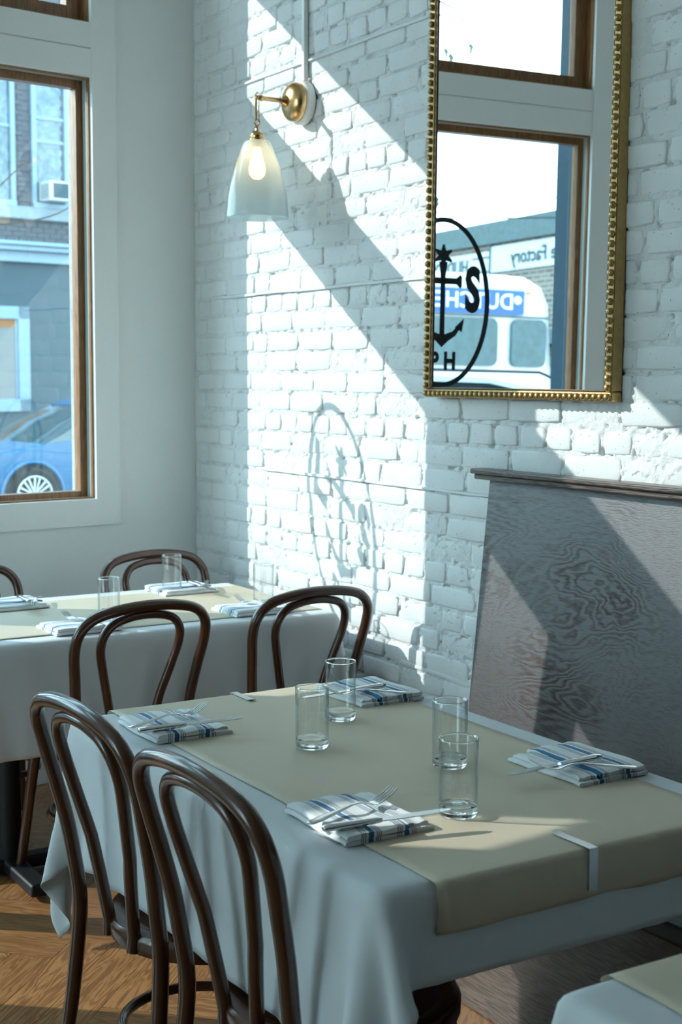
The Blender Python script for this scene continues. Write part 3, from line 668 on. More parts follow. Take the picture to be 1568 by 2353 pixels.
# ================================================================== TABLES
def drape(x0, x1, y0, y1, z, o, seed, st=.024, steps=110, iters=7, clamp=None):
    """cloth over a table box, relaxed by position-based dynamics; o = overhang (x-, x+, y-, y+)"""
    rng = np.random.RandomState(seed)
    kx, ky = round((x1-x0)/st), round((y1-y0)/st); sx_, sy_ = (x1-x0)/kx, (y1-y0)/ky
    ia, ib, ja, jb = [round(o[i]/(sx_ if i < 2 else sy_)) for i in range(4)]
    gx = x0 + sx_*np.arange(-ia, kx+ib+1); gy = y0 + sy_*np.arange(-ja, ky+jb+1)
    X, Y = np.meshgrid(gx, gy, indexing='ij'); nx, ny = X.shape
    p = np.stack([X, Y, np.full_like(X, z+.004)], -1); inside = (X > x0-.004) & (X < x1+.004) & (Y > y0-.004) & (Y < y1+.004)
    w = np.where(inside, 0.0, 1.0)
    ex = np.maximum(np.maximum(x0-X, X-x1), 0); ey = np.maximum(np.maximum(y0-Y, Y-y1), 0)
    dd = np.sqrt(ex**2+ey**2); p[..., 2] -= .6*dd
    cx = np.clip(X, x0, x1); cy = np.clip(Y, y0, y1)
    both = (ex > 0) & (ey > 0); fl_ = np.where(both, .9, .5); p[..., 0] = cx + (X-cx)*fl_; p[..., 1] = cy + (Y-cy)*fl_
    ph = rng.rand(4)*6
    fold = .014*np.sin(X*31+ph[0])+.010*np.sin(X*17+ph[1]); foldy = .014*np.sin(Y*29+ph[2])+.010*np.sin(Y*15+ph[3])
    p[..., 1] += np.sign(Y-cy)*fold*np.minimum(ey/.15, 1); p[..., 0] += np.sign(X-cx)*foldy*np.minimum(ex/.15, 1)
    p += rng.randn(*p.shape)*.0008*w[..., None]
    vel = np.zeros_like(p); dt = .022; L2 = math.hypot(sx_, sy_)
    def con(A, B, rest, k, comp=True):
        a, b = p[A], p[B]; wa, wb = w[A], w[B]; d = b-a; l = np.sqrt((d*d).sum(-1))+1e-9; ws = wa+wb
        c = (l-rest)
        if not comp: c = np.maximum(c, 0)
        s = np.where(ws > 0, k*c/(l*np.maximum(ws, 1e-9)), 0)[..., None]*d
        p[A] = a + s*wa[..., None]; p[B] = b - s*wb[..., None]
    S = np.s_; groups = []
    for st_ in (0, 1):
        n_ = (nx-st_)//2; groups.append((S[st_:st_+2*n_:2, :], S[st_+1:st_+2*n_:2, :], sx_, 1.0))
        m_ = (ny-st_)//2; groups.append((S[:, st_:st_+2*m_:2], S[:, st_+1:st_+2*m_:2], sy_, 1.0))
        groups.append((S[st_:st_+2*n_:2, :-1], S[st_+1:st_+2*n_:2, 1:], L2, .35)); groups.append((S[st_:st_+2*n_:2, 1:], S[st_+1:st_+2*n_:2, :-1], L2, .35))
    bend = []
    for st_ in range(4):
        k_ = (nx-2-st_+3)//4
        if k_ > 0: bend.append((S[st_:st_+4*k_:4, :][0:1] if False else S[st_:nx-2:4, :], S[st_+2:nx:4, :], 2*sx_, .34))
        bend.append((S[:, st_:ny-2:4], S[:, st_+2:ny:4], 2*sy_, .34))
    for it in range(steps):
        prev = p.copy(); vel *= .96; vel[..., 2] -= 9.8*dt*w; p += vel*dt*w[..., None]
        for _ in range(iters):
            for A, B, r_, k_ in groups: con(A, B, r_, k_)
            if _ % 2 == 0:
                for A, B, r_, k_ in bend: con(A, B, r_, k_)
        m_ = .004
        ins = (p[..., 0] > x0-m_) & (p[..., 0] < x1+m_) & (p[..., 1] > y0-m_) & (p[..., 1] < y1+m_) & (p[..., 2] < z+m_*.5) & (w > 0)
        if ins.any():
            dist = np.stack([p[..., 0]-(x0-m_), (x1+m_)-p[..., 0], p[..., 1]-(y0-m_), (y1+m_)-p[..., 1], np.where(p[..., 2] > z-.02, (z+m_*.5)-p[..., 2], 9)], -1); k = dist.argmin(-1)
            for q_, (ax_, val) in enumerate(((0, x0-m_), (0, x1+m_), (1, y0-m_), (1, y1+m_), (2, z+m_*.5))):
                s_ = ins & (k == q_); p[..., ax_][s_] = val
        if clamp: clamp(p, w)
        vel = (p-prev)/dt; vm = np.sqrt((vel**2).sum(-1))[..., None]; vel *= np.minimum(1, 2.0/(vm+1e-9))
    p[..., 2] = np.where(inside, z+.0022, p[..., 2])
    return p
def grid_obj(name, p, mat, hem=True, thick=.0016, sub=1):
    nx, ny = p.shape[:2]; idx = np.arange(nx*ny).reshape(nx, ny)
    q = np.stack([idx[:-1, :-1], idx[1:, :-1], idx[1:, 1:], idx[:-1, 1:]], -1).reshape(-1, 4)
    me = bpy.data.meshes.new(name); me.from_pydata([tuple(v) for v in p.reshape(-1, 3)], [], [tuple(int(i) for i in f) for f in q]); me.shade_smooth(); me.materials.append(mat)
    o = bpy.data.objects.new(name, me); COL.objects.link(o)
    if sub:
        s_ = o.modifiers.new('sub', 'SUBSURF'); s_.levels = s_.render_levels = sub; s_.boundary_smooth = 'PRESERVE_CORNERS'
    if thick:
        s_ = o.modifiers.new('solid', 'SOLIDIFY'); s_.thickness = thick; s_.offset = 1
    return o
TZ = .755
TB = {'front': (2.148, 3.332, -1.349, -.580), 'back': (.570, 1.303, -1.40, -.164), 'third': (3.700, 4.85, -1.342, -.58)}
def table(key, label, bases):
    x0, x1, y0, y1 = TB[key]; cx, cy = (x0+x1)/2, (y0+y1)/2
    t_ = empty('dining_table', (cx, cy, 0), 0, label, 'table', 'dining tables')
    m = MB(); m.box(x0-cx+.010, x1-cx-.010, y0-cy+.010, y1-cy-.010, TZ-.038, TZ-.006); m.build('table_top', MAT['plycap'], t_, .004)
    for bx, by in bases:
        m = MB(); m.tube([(bx, by, .03), (bx, by, TZ-.03)], .034, 14); m.build('pedestal', MAT['iron'], t_)
        m = MB()
        for a in (0, 90):
            c, s = math.cos(R(a)), math.sin(R(a)); m.box(-.27, .27, -.03, .03, .012, .05, lambda u, v, w_: (bx+c*u-s*v, by+s*u+c*v, w_))
        m.build('foot', MAT['iron'], t_, .008)
    return t_
table('front', 'table under white cloth set for four beside the banquette', [(-.10, 0)])
table('back', 'table under white cloth in the sunny corner by the window', [(0, -.3), (0, .3)])
table('third', 'nearest table under white cloth at the lower right corner', [(-.3, 0), (.3, 0)])
def cl_front(p, w):
    lo = (p[..., 0] > 2.26) & (p[..., 0] < 3.22) & (w > 0); p[..., 1] = np.where(lo & (p[..., 1] < -1.372), -1.372, p[..., 1])
    p[..., 2] = np.maximum(p[..., 2], .06)
def cl_back(p, w):
    lo = (p[..., 0] > .55) & (w > 0); p[..., 0] = np.where(lo & (p[..., 0] > 1.328), 1.328, p[..., 0]); p[..., 1] = np.minimum(p[..., 1], -.03)
cp = drape(*TB['front'], TZ, (.27, .135, .262, .20), 3, clamp=cl_front)
tag(grid_obj('tablecloth', cp, MAT['linen']), 'white cloth draped over the table beside the banquette', 'tablecloth', 'white tablecloths')
cp = drape(*TB['back'], TZ, (.22, .295, .25, .12), 5, clamp=cl_back)
tag(grid_obj('tablecloth', cp, MAT['linen']), 'white cloth draped over the corner table by the window', 'tablecloth', 'white tablecloths')
cp = drape(*TB['third'], TZ, (.22, .1, .26, .1), 8, steps=80)
tag(grid_obj('tablecloth', cp, MAT['linen']), 'white cloth on the nearest table at the lower right', 'tablecloth', 'white tablecloths')
# kraft paper runners: a strip that lies flat and folds down over the ends
def runner(label, a0, a1, b0, b1, drop0, drop1, along='x', seed=0):
    rng = random.Random(seed); zt = TZ+.0052; prof = []
    rad = .012
    def arc(edge, sgn, drop):
        out = []
        for i in range(1, 6):
            a = R(18*i); out.append((edge+sgn*rad*math.sin(a), zt-rad+rad*math.cos(a)))
        n = 4
        for i in range(1, n+1): out.append((edge+sgn*(rad+.004*math.sin(i)), zt-rad-(drop-rad)*i/n))
        return out
    L0 = arc(a0, -1, drop0)[::-1]; L1 = arc(a1, 1, drop1); n = 26
    prof = L0 + [(a0+(a1-a0)*i/n, zt) for i in range(n+1)] + L1
    nb = 14; P = np.zeros((len(prof), nb+1, 3))
    for i, (a, z) in enumerate(prof):
        for j in range(nb+1):
            b = b0+(b1-b0)*j/nb; lift = .0016*abs(math.sin(a*9+seed)*math.sin(b*13+a*4)) if z > zt-.001 else 0
            zz = z + lift
            if z < zt-.02: zz += rng.uniform(-.002, .002)*(.5 if i not in (0, len(prof)-1) else 2)
            bb = b + (rng.uniform(-.0015, .0015) if j in (0, nb) else 0)
            P[i, j] = (a, bb, zz) if along == 'x' else (bb, a, zz)
    return tag(grid_obj('paper_runner', P, MAT['kraft'], thick=.0005, sub=1), label, 'paper runner', 'kraft paper runners')
runner('brown kraft paper runner on the table beside the banquette', 2.148-.004, 3.332+.002, -1.257, -.648, .05, .078, 'x', 1)
runner('brown kraft paper runner on the corner table by the window', -1.40, -.185, .655, 1.232, .05, .002, 'y', 2)
runner('brown kraft paper runner on the nearest table', 3.706, 4.85, -1.262, -.66, .002, .05, 'x', 3)
# steel cloth clips: top tongue, spine and lower spring
def clip(x, y, sgn, label):
    o = empty('tablecloth_clip', (x, y, TZ+.0066), 0 if sgn > 0 else math.pi, label, 'clip', 'steel tablecloth clips')
    m = MB(); m.loft([[(-.072, -.008, .003), (-.072, .008, .003), (-.072, .008, .0042), (-.072, -.008, .0042)], [(-.06, -.0085, .0006), (-.06, .0085, .0006), (-.06, .0085, .0018), (-.06, -.0085, .0018)], [(.0, -.0085, .0012), (.0, .0085, .0012), (.0, .0085, .0024), (.0, -.0085, .0024)], [(.019, -.0085, .001), (.019, .0085, .001), (.020, .0085, .0022), (.020, -.0085, .0022)]]); m.build('tongue', MAT['clip'], o, angle=25)
    m = MB(); m.box(.0188, .0200, -.0085, .0085, -.064, .0022); m.build('spine', MAT['clip'], o)
    m = MB(); m.loft([[(.020, -.0085, -.064), (.020, .0085, -.064), (.0188, .0085, -.0632), (.0188, -.0085, -.0632)], [(-.0, -.0085, -.062), (-.0, .0085, -.062), (-.0, .0085, -.061), (-.0, -.0085, -.061)], [(-.05, -.0085, -.048), (-.05, .0085, -.048), (-.05, .0085, -.047), (-.05, -.0085, -.047)]]); m.build('spring', MAT['clip'], o, angle=25)
clip(3.332, -.970, 1, 'flat steel clip on the near paper edge of the front table')
clip(2.148, -.952, -1, 'flat steel clip on the far paper edge of the front table')

# ================================================================== CHAIRS
def chair(label, x, y, rz, hs=1.0):
    c = empty('bentwood_chair', (x, y, 0), R(rz), label, 'chair', 'bentwood cafe chairs')
    half = [(.203, 0), (.186, .2), (.172, .42), (.177, .55), (.192, .67), (.203, .75), (.196, .805), (.16, .842), (.09, .860), (0, .866)]
    zz, yy = [0, .2, .44, .6, .75, .9], [-.252, -.212, -.190, -.212, -.248, -.292]
    full = half + [(-a, b) for a, b in half[-2::-1]]
    pts = [(a, float(np.interp(b, zz, yy)), b*hs) for a, b in spline(full, 6)]
    # smooth the lean so that the bow has no kinks
    for _ in range(3): pts = [pts[0]] + [(pts[i][0], (pts[i-1][1]+2*pts[i][1]+pts[i+1][1])/4, pts[i][2]) for i in range(1, len(pts)-1)] + [pts[-1]]
    rad = [.0150 if p[2] > .3 else .0150 - (.3-p[2])*.012 for p in pts]
    m = MB(); m.tube(pts, rad, 12); m.build('back_bow', MAT['chair'], c)
    inner = [(.050, .415), (.056, .47), (.078, .58), (.106, .68), (.122, .745), (.118, .79), (.092, .822), (.045, .8365), (0, .840)]
    full = inner + [(-a, b) for a, b in inner[-2::-1]]
    pts = [(a, float(np.interp(b, zz, yy))+.004 + (.016 if b < .5 else 0)*0, b*hs) for a, b in spline(full, 6)]
    m = MB(); m.tube(pts, .0125, 12); m.build('inner_bow', MAT['chair'], c)
    def ringpts(r, n=40): return [(r*math.sin(a)*1.0, r*math.cos(a)*(1.02 if math.cos(a) > 0 else .96), 0) for a in [2*math.pi*i/n for i in range(n)]]
    m = MB()
    def rg(r, z): return [(p[0], p[1], z) for p in ringpts(r)]
    prof = [(.186, .418), (.200, .420), (.204, .430), (.204, .448), (.198, .457), (.186, .460), (.170, .458), (.170, .420)]
    m.loft([rg(r, z) for r, z in prof] + [rg(*prof[0])], cap=False); m.build('seat_ring', MAT['chair'], c)
    m = MB(); m.loft([rg(r, z) for r, z in [(.178, .436), (.178, .4555), (.172, .4572), (.12, .4525), (.06, .4505), (.004, .450)]]); m.build('seat_panel', MAT['chair'], c)
    for sx in (-1, 1):
        m = MB(); m.tube(spline([(sx*.128, .128, .425), (sx*.138, .146, .30), (sx*.152, .166, .14), (sx*.166, .186, 0)], 5), [.0175 - .00028*i for i in range(16)], 12); m.build('front_leg', MAT['chair'], c)
    m = MB(); n = 40; m.tube([(.150*math.sin(a), .150*math.cos(a)-.022, .232) for a in [2*math.pi*i/n for i in range(n+1)]], .0105, 10, False); m.build('leg_ring', MAT['chair'], c)
    return c
chair('dark bentwood chair nearest the camera at the banquette table', 2.985, -1.200, 2.2, 1.012)
chair('dark bentwood chair second from the camera at the banquette table', 2.540, -1.218, 2.7, 1.022)
chair('bentwood chair left of the two standing between the tables', 1.168, -.894, 97, .990)
chair('bentwood chair with sunlit top rail beside the brick wall', 1.168, -.350, 95, .988)
chair('bentwood chair behind the corner table below the window', .622, -.325, -84.6, .976)
chair('bentwood chair cut by the left edge of the photo', .622, -1.03, -86, .976)

# ================================================================== TABLEWARE
def glass(label, x, y, hs=1.0):
    g = empty('drinking_glass', (x, y, TZ+.0068), 0, label, 'glass', 'straight tall water glasses')
    h = .128*hs; r = .0325
    m = MB(); m.lathe([(r-.0005, .016), (r, .02), (r, h-.002), (r-.0006, h), (r-.0016, h), (r-.0022, h-.002), (r-.0022, .022), (r-.0045, .018)], 36, cap=False); m.build('wall', MAT['tumbler'], g, angle=70)
    m = MB(); m.lathe([(.026, .0), (r-.003, .0008), (r-.0005, .005), (r-.0002, .018), (r-.005, .0195), (.014, .0165), (.004, .0160)], 36); m.build('base', MAT['tbase'], g, angle=60)
    m = MB(); pts = [((r-.0012)*math.cos(a), (r-.0012)*math.sin(a), h) for a in [2*math.pi*i/36 for i in range(37)]]; m.tube(pts, .0016, 8, False); m.build('rim', MAT['tbase'], g)
    return g
glass('water glass left of centre on the banquette table', 2.621, -1.036, .92)
glass('water glass beside the far napkin by the brick wall', 2.459, -.872, .96)
glass('water glass behind another on the right of the banquette table', 2.866, -.887, .96)
glass('water glass standing in the sun patch on the banquette table', 3.109, -1.047)
glass('water glass by the left napkin on the corner table', 1.09, -.823, .96)
glass('water glass in front of the chair below the window', .712, -.446, .98)
glass('faint water glass against the sunlit brick on the corner table', 1.075, -.300, .98)

def napkin_meshes(seed):
    rng = random.Random(seed)
    def layer(xa, xb, ya, yb, z0, th, wav):
        m = MB(); rings = []; n = 12
        for i in range(n+1):
            t_ = i/n; x = xa+(xb-xa)*t_; e = min(1, 10*min(t_, 1-t_)+.35); y0_ = ya+wav*math.sin(5*t_+seed)+rng.uniform(-.001, .001); y1_ = yb+wav*math.sin(4*t_+1+seed)+rng.uniform(-.001, .001)
            h = th*(.6+.4*e); zb = z0 + .0006*math.sin(9*t_); ring = []
            for k in range(7): a = R(90+180*k/6); ring.append((x, y0_+h/2*math.cos(a)*1.2+h*.6, zb+h/2+h/2*math.sin(a)))
            for k in range(1, 8): yy_ = y0_+(y1_-y0_)*k/8; ring.append((x, yy_, zb+.0002*k*(8-k)*0))
            for k in range(7): a = R(-90+180*k/6); ring.append((x, y1_-h*.6+h/2*math.cos(a)*1.2, zb+h/2+h/2*math.sin(a)))
            for k in range(7, 0, -1): yy_ = y0_+(y1_-y0_)*k/8; ring.append((x, yy_, zb+h+.0014*math.sin(k*1.3+4*t_+seed)))
            rings.append(ring)
        m.loft(rings); return m.mesh('napkin_layer', True, 70)
    a = layer(-.098, .098, -.082, .084, 0, .0095, .003); b = layer(-.094, .100, -.080, .034, .0088, .0105, .004); c = layer(-.090, .090, .030, .078, .0086, .0070, .003)
    for me in (a, b, c): me.materials.append(MAT['napkin'])
    return a, b, c
NAP = [napkin_meshes(s) for s in (1, 2, 3, 4)]
def loft_x(secs, n=10):
    """secs: (x, half width, z centre, half thickness, y centre)"""
    rings = []
    for s_ in secs:
        x, wv, zc, tv = s_[:4]; yc = s_[4] if len(s_) > 4 else 0
        rings.append([(x, yc+wv*math.cos(2*math.pi*k/n), zc+tv*math.sin(2*math.pi*k/n)) for k in range(n)])
    return rings
def fork_meshes():
    h = MB(); h.loft(loft_x([(0, .004, .0, .0012), (.004, .0085, .0002, .0022), (.02, .0098, .001, .0024), (.06, .0070, .005, .0020), (.095, .0042, .0088, .0018), (.115, .0038, .0082, .0018), (.128, .0055, .005, .0016), (.138, .0105, .002, .0013), (.146, .0122, .0010, .0012), (.152, .0120, .0012, .0012)]))
    t_ = MB()
    for k in range(4):
        yc = -.0093 + k*.0062
        t_.loft(loft_x([(.149, .0024, .0011, .0011, yc), (.160, .0021, .0025, .0011, yc), (.175, .0019, .0075, .0010, yc), (.188, .0016, .0135, .0009, yc*.97), (.196, .0007, .0180, .0005, yc*.95)], 8))
    a, b = h.mesh('fork_handle', True, 60), t_.mesh('fork_tines', True, 60)
    for me in (a, b): me.materials.append(MAT['steel'])
    return a, b
def knife_meshes():
    h = MB(); h.loft(loft_x([(0, .004, 0, .003), (.003, .0082, 0, .0052), (.02, .0095, 0, .006), (.06, .0085, 0, .0055), (.092, .0070, 0, .0048), (.097, .0058, 0, .004)], 14))
    b = MB()
    top = [(.095, .0052), (.12, .0066), (.18, .0066), (.205, .004), (.214, -.001)]; bot = [(.214, -.003), (.20, -.0085), (.17, -.0105), (.12, -.0092), (.095, -.0062)]
    poly = spline(top, 3)+spline(bot, 3); b.prism([(p[0], p[1]) for p in poly], -.0008, .0008)
    m1, m2 = h.mesh('knife_handle', True, 60), b.mesh('knife_blade', True, 30)
    for me in (m1, m2): me.materials.append(MAT['steel'])
    return m1, m2
FK, KN = fork_meshes(), knife_meshes()
def setting(where, x, y, rz, kind, seed, zz=TZ+.0062, sc=1.0):
    """a folded napkin with fork and knife; diner sits on local -Y"""
    rn = math.radians(rz); cs, sn = math.cos(rn), math.sin(rn)
    def W(u, v): return (x+cs*u*sc-sn*v*sc, y+sn*u*sc+cs*v*sc)
    n = empty('folded_napkin', (x, y, zz), rn, 'blue striped napkin '+where, 'napkin', 'folded striped napkins')
    a, b, c = NAP[seed % 4]
    for nm, me in (('lower_fold', a), ('upper_fold', b), ('side_fold', c)): inst(nm, me, n)
    if kind == 'A':
        n.rotation_euler[2] = rn
        fx, fy, fr, fz, ftilt = .030, -.108, 104, .0230, 0; kx, ky, kr, kz, kt = .066, -.105, 78, .0245, -2.5
    else:
        fx, fy, fr, fz, ftilt = -.112, -.040, 63, .0225, 0; kx, ky, kr, kz, kt = -.035, -.023, 90, .0275, 1.2
    f = empty('table_fork', (*W(fx, fy), zz+fz), rn+R(fr), 'steel fork on the napkin '+where, 'fork', 'steel forks'); f.rotation_euler = (0, R(0), rn+R(fr))
    inst('handle', FK[0], f); inst('tines', FK[1], f)
    k = empty('table_knife', (*W(kx, ky), zz+kz), rn+R(kr), 'steel knife on the napkin '+where, 'knife', 'steel knives'); k.rotation_euler = (0, R(-kt*-1), rn+R(kr))
    inst('handle', KN[0], k); inst('blade', KN[1], k)
setting('nearest the camera beside the sun patch', 3.052, -1.206, 0, 'A', 0)
setting('at the far left of the banquette table', 2.352, -1.206, 0, 'A', 1)
setting('at the right end of the banquette table', 2.995, -.690, 180, 'B', 2)
setting('at the far banquette end by the brick wall', 2.300, -.700, 180, 'B', 3)
setting('on the corner table behind the left middle chair', 1.185, -.950, 90, 'A', 1)
setting('on the corner table behind the chair by the brick wall', 1.165, -.385, 90, 'A', 0)
setting('on the corner table before the window chair', .690, -.400, -90, 'B', 2)
setting('on the corner table at the left edge of the photo', .715, -.995, -90, 'B', 3)

# ================================================================== STREET
m = MB(); m.box(-60, 60, 2.6, 60, -.5, -.25, LW); tag(m.build('street', MAT['asphalt'], smooth=False), kind='structure')
m = MB(); m.box(-30, 30, .275, 2.6, -.5, -.12, LW); m.box(-30, 1.8, 13.4, 16, -.5, -.12, LW); tag(m.build('pavement', MAT['paving'], smooth=False), kind='structure')
# facade across the street
FD = 16.0
bl = empty('street_building', LW(-7, FD, -.2), 0, 'blue grey building across the street with white sash windows', 'building'); o3 = Vector(bl.location)
def BF(s, d, z): p = Vector(LW(s, d, z))-o3; return (p.x, p.y, p.z)
m = MB(); m.box(-16, -1, FD, FD+4, -.05, 3.23, BF); m.build('ground_floor_wall', MAT['facadelow'], bl, smooth=False)
m = MB(); m.box(-16, -1, FD+.03, FD+4, 3.5, 10.5, BF); m.build('upper_wall', MAT['facbrick'], bl, smooth=False)
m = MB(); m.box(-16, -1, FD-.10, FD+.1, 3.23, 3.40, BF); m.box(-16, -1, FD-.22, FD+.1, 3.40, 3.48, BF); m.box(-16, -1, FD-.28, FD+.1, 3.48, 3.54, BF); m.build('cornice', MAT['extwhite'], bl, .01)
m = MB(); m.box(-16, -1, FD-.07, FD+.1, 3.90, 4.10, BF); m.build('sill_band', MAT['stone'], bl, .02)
m = MB(); rb = random.Random(4)
for k in range(60):
    z = 3.56+k*.078
    if 3.86 < z < 4.12 or z > 7.4: continue
    s = -9.6+(.11 if k % 2 else 0)
    while s < -6.2:
        if z < 3.9 or (-7.67 < s < -7.45) or s < -8.34:
            m.box(s, s+.205, FD+.012+rb.uniform(0, .008), FD+.04, z, z+.066, BF)
        s += .217
o = m.build('facade_bricks', MAT['facbrick'], bl, smooth=False); o['kind'] = 'stuff'
def sash_win(s0, s1, z0, z1, rails, parent=bl):
    w = MB(); t_ = .075
    w.box(s0, s0+t_, FD-.03, FD+.06, z0, z1, BF); w.box(s1-t_, s1, FD-.03, FD+.06, z0, z1, BF); w.box(s0, s1, FD-.03, FD+.06, z1-t_, z1, BF); w.box(s0, s1, FD-.06, FD+.06, z0-.03, z0+.05, BF)
    for zr in rails: w.box(s0, s1, FD+.0, FD+.05, zr, zr+.05, BF)
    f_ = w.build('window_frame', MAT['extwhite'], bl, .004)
    g = MB(); zs = [z0] + list(rails) + [z1]
    for a_, b_ in zip(zs[:-1], zs[1:]):
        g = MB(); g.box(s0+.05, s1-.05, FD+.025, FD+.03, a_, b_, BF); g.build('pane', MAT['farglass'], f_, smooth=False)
sash_win(-8.32, -7.67, 4.13, 7.2, [5.12, 5.48]); sash_win(-7.38, -6.7, 4.13, 7.2, [5.3]); sash_win(-9.9, -9.2, 4.13, 7.2, [5.3]); sash_win(-5.9, -5.2, 4.13, 7.2, [5.3])
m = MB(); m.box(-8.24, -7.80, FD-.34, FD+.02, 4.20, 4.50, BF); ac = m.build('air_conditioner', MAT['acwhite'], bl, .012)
m = MB(); m.box(-8.22, -7.86, FD-.345, FD-.335, 4.235, 4.47, BF); m.build('grille', MAT['facadelow'], ac, smooth=False)
m = MB()
for k in range(8): m.box(-7.802, -7.796, FD-.32, FD-.05, 4.23+k*.03, 4.243+k*.03, BF)
m.build('louvres', MAT['facadelow'], ac, smooth=False)
w = MB(); s0, s1, z0, z1, t_ = -7.57, -5.3, .89, 2.54, .20
for a in ((s0, s0+t_, z0, z1), (s1-t_, s1, z0, z1), (s0, s1, z1-t_, z1), (s0, s1, z0, z0+t_)): w.box(a[0], a[1], FD-.05, FD+.03, a[2], a[3], BF)
w.box(s0+t_, s0+t_+.04, FD-.02, FD+.03, z0+t_, z1-t_, BF)
f_ = w.build('shop_window_frame', MAT['extwhite'], bl, .008)
g = MB(); g.box(s0+t_, s1-t_, FD-.004, FD+.002, z0+t_, z1-t_, BF); g.build('pane', MAT['darkglass'], f_, smooth=False)
g = MB(); g.box(s0+t_+.04, s1-t_, FD-.015, FD-.008, 2.21, z1-t_, BF); g.build('roller_blind', MAT['blind'], f_, smooth=False)
# vehicles -----------------------------------------------------------
def wheel(parent, L, s, d, z, r=.325, rim=.225, face=-1):
    fn = lambda x, y, w_: L(s+x, d+face*w_, z+y)
    t_ = MB(); t_.lathe([(rim-.02, 0), (rim, .01), (r-.03, .015), (r, -.02), (r, -.18), (r-.04, -.2), (rim, -.2)], 36, fn=fn, cap=False); ty = t_.build('wheel', MAT['tyre'], parent)
    b = MB(); b.lathe([(.001, -.06), (rim-.03, -.055), (rim-.012, .0), (rim+.004, .012), (rim+.004, -.02), (rim, -.16)], 36, fn=fn, cap=False); b.build('wheel_disc', MAT['tyre'], ty)
    a = MB(); a.lathe([(rim-.022, .002), (rim-.004, .014), (rim+.006, .010), (rim+.004, -.005)], 36, fn=fn, cap=False)
    a.lathe([(.002, .012), (.035, .010), (.045, -.02)], 14, fn=fn, cap=False)
    for k in range(9):
        for sgn in (-1, 1):
            an = 2*math.pi*k/9; bn = an+sgn*.20; w0 = .010
            p0 = (.035*math.cos(an), .035*math.sin(an)); p1 = ((rim-.01)*math.cos(bn), (rim-.01)*math.sin(bn)); nx_, ny_ = -(p1[1]-p0[1]), p1[0]-p0[0]; l = math.hypot(nx_, ny_); nx_ *= w0/l; ny_ *= w0/l
            a.prism([(p0[0]-nx_*.7, p0[1]-ny_*.7), (p1[0]-nx_, p1[1]-ny_), (p1[0]+nx_, p1[1]+ny_), (p0[0]+nx_*.7, p0[1]+ny_*.7)], -.012, .006, fn)
    a.build('spokes', MAT['alloy'], ty, angle=30)
def car(name, label, mat, s_front, direction, d_near, zg, prof_body, prof_glass, width, wheels, headlight=True, rails=False):
    """side profiles are (distance behind the nose, height); body lofted across the width with tumblehome"""
    root = empty(name, LW(s_front+direction*2.2, d_near+width/2, zg), 0, label, 'car'); o_ = Vector(root.location)
    def L(s, d, z): p = Vector(LW(s, d, z))-o_; return (p.x, p.y, p.z)
    def sec(prof, f): return [L(s_front+direction*(a if len(prof[0]) < 3 else a), d_near+f[0], zg+b+f[1]) for a, b in prof]
    m = MB(); rings = []
    for dd, sh, dz in ((.0, .06, .02), (.03, .02, .0), (.12, .0, .0), (width/2, -.03, .015), (width-.12, .0, .0), (width-.03, .02, 0), (width, .06, .02)):
        cx = sum(p[0] for p in prof_body)/len(prof_body)
        rings.append([L(s_front+direction*(cx+(a-cx)*(1-sh*.25)), d_near+dd, zg+(b if b < .45 else b+dz*0-sh*.12)) for a, b in prof_body])
    m.loft(rings); m.build('body', mat, root, angle=32)
    m = MB(); rings = []
    for dd, sh in ((.035, .02), (.10, .0), (width/2, -.01), (width-.10, 0), (width-.035, .02)):
        rings.append([L(s_front+direction*a, d_near+dd+(b-.8)*.20*(1 if dd < width/2 else -1)*(0 if abs(dd-width/2) < .01 else 1), zg+b-sh*.3) for a, b in prof_glass])
    m.loft(rings); gl_ = m.build('cabin_glass', MAT['darkglass'], root, angle=32)
    # roof skin and pillars
    roof = [p for p in prof_glass if p[1] > max(q[1] for q in prof_glass)-.10]
    m = MB(); rings = []
    for dd in (.14, .22, width/2, width-.22, width-.14):
        rings.append([L(s_front+direction*a, d_near+dd, zg+b+.012) for a, b in roof] + [L(s_front+direction*a, d_near+dd, zg+b-.03) for a, b in roof[::-1]])
    m.loft(rings); m.build('roof', mat, root, angle=40)
    for x_ in wheels: wheel(root, L, s_front+direction*x_, d_near-.045, zg+.33)
    if headlight:
        m = MB(); m.prism([(s_front+direction*.05, zg+.60), (s_front+direction*.42, zg+.70), (s_front+direction*.40, zg+.76), (s_front+direction*.10, zg+.68)], d_near-.004, d_near+.03, lambda s, z, d: L(s, d, z)); m.build('headlamp', MAT['alloy'], root, .004)
    for x_ in wheels:
        m = MB(); pts = [(x_+.39*math.cos(a), .33+.39*math.sin(a)) for a in [math.pi*i/14 for i in range(15)]]
        m.tube([L(s_front+direction*a, d_near-.006, zg+b) for a, b in pts], .028, 8); m.build('wheel_arch', mat, root)
        m = MB(); m.prism([(s_front+direction*x_+.385*math.cos(a), zg+.33+.385*math.sin(a)) for a in [2*math.pi*i/28 for i in range(28)]], d_near-.010, d_near+.02, lambda s, z, d: L(s, d, z)); m.build('wheel_well', MAT['tyre'], root, smooth=False)
    if rails:
        m = MB(); m.tube([L(s_front+direction*a, d_near+.20, zg+b) for a, b in ((1.55, rails), (1.7, rails+.05), (3.4, rails+.05), (3.6, rails-.01))], .014, 6); m.build('roof_rail', MAT['letterdark'], root)
    return root, L
body = [(0.02, .22), (0, .40), (.03, .58), (.12, .72), (.5, .83), (1.15, .93), (1.3, .95), (2.6, .95), (3.8, .97), (4.25, .95), (4.35, .80), (4.36, .40), (4.3, .22), (3.8, .20), (.5, .20)]
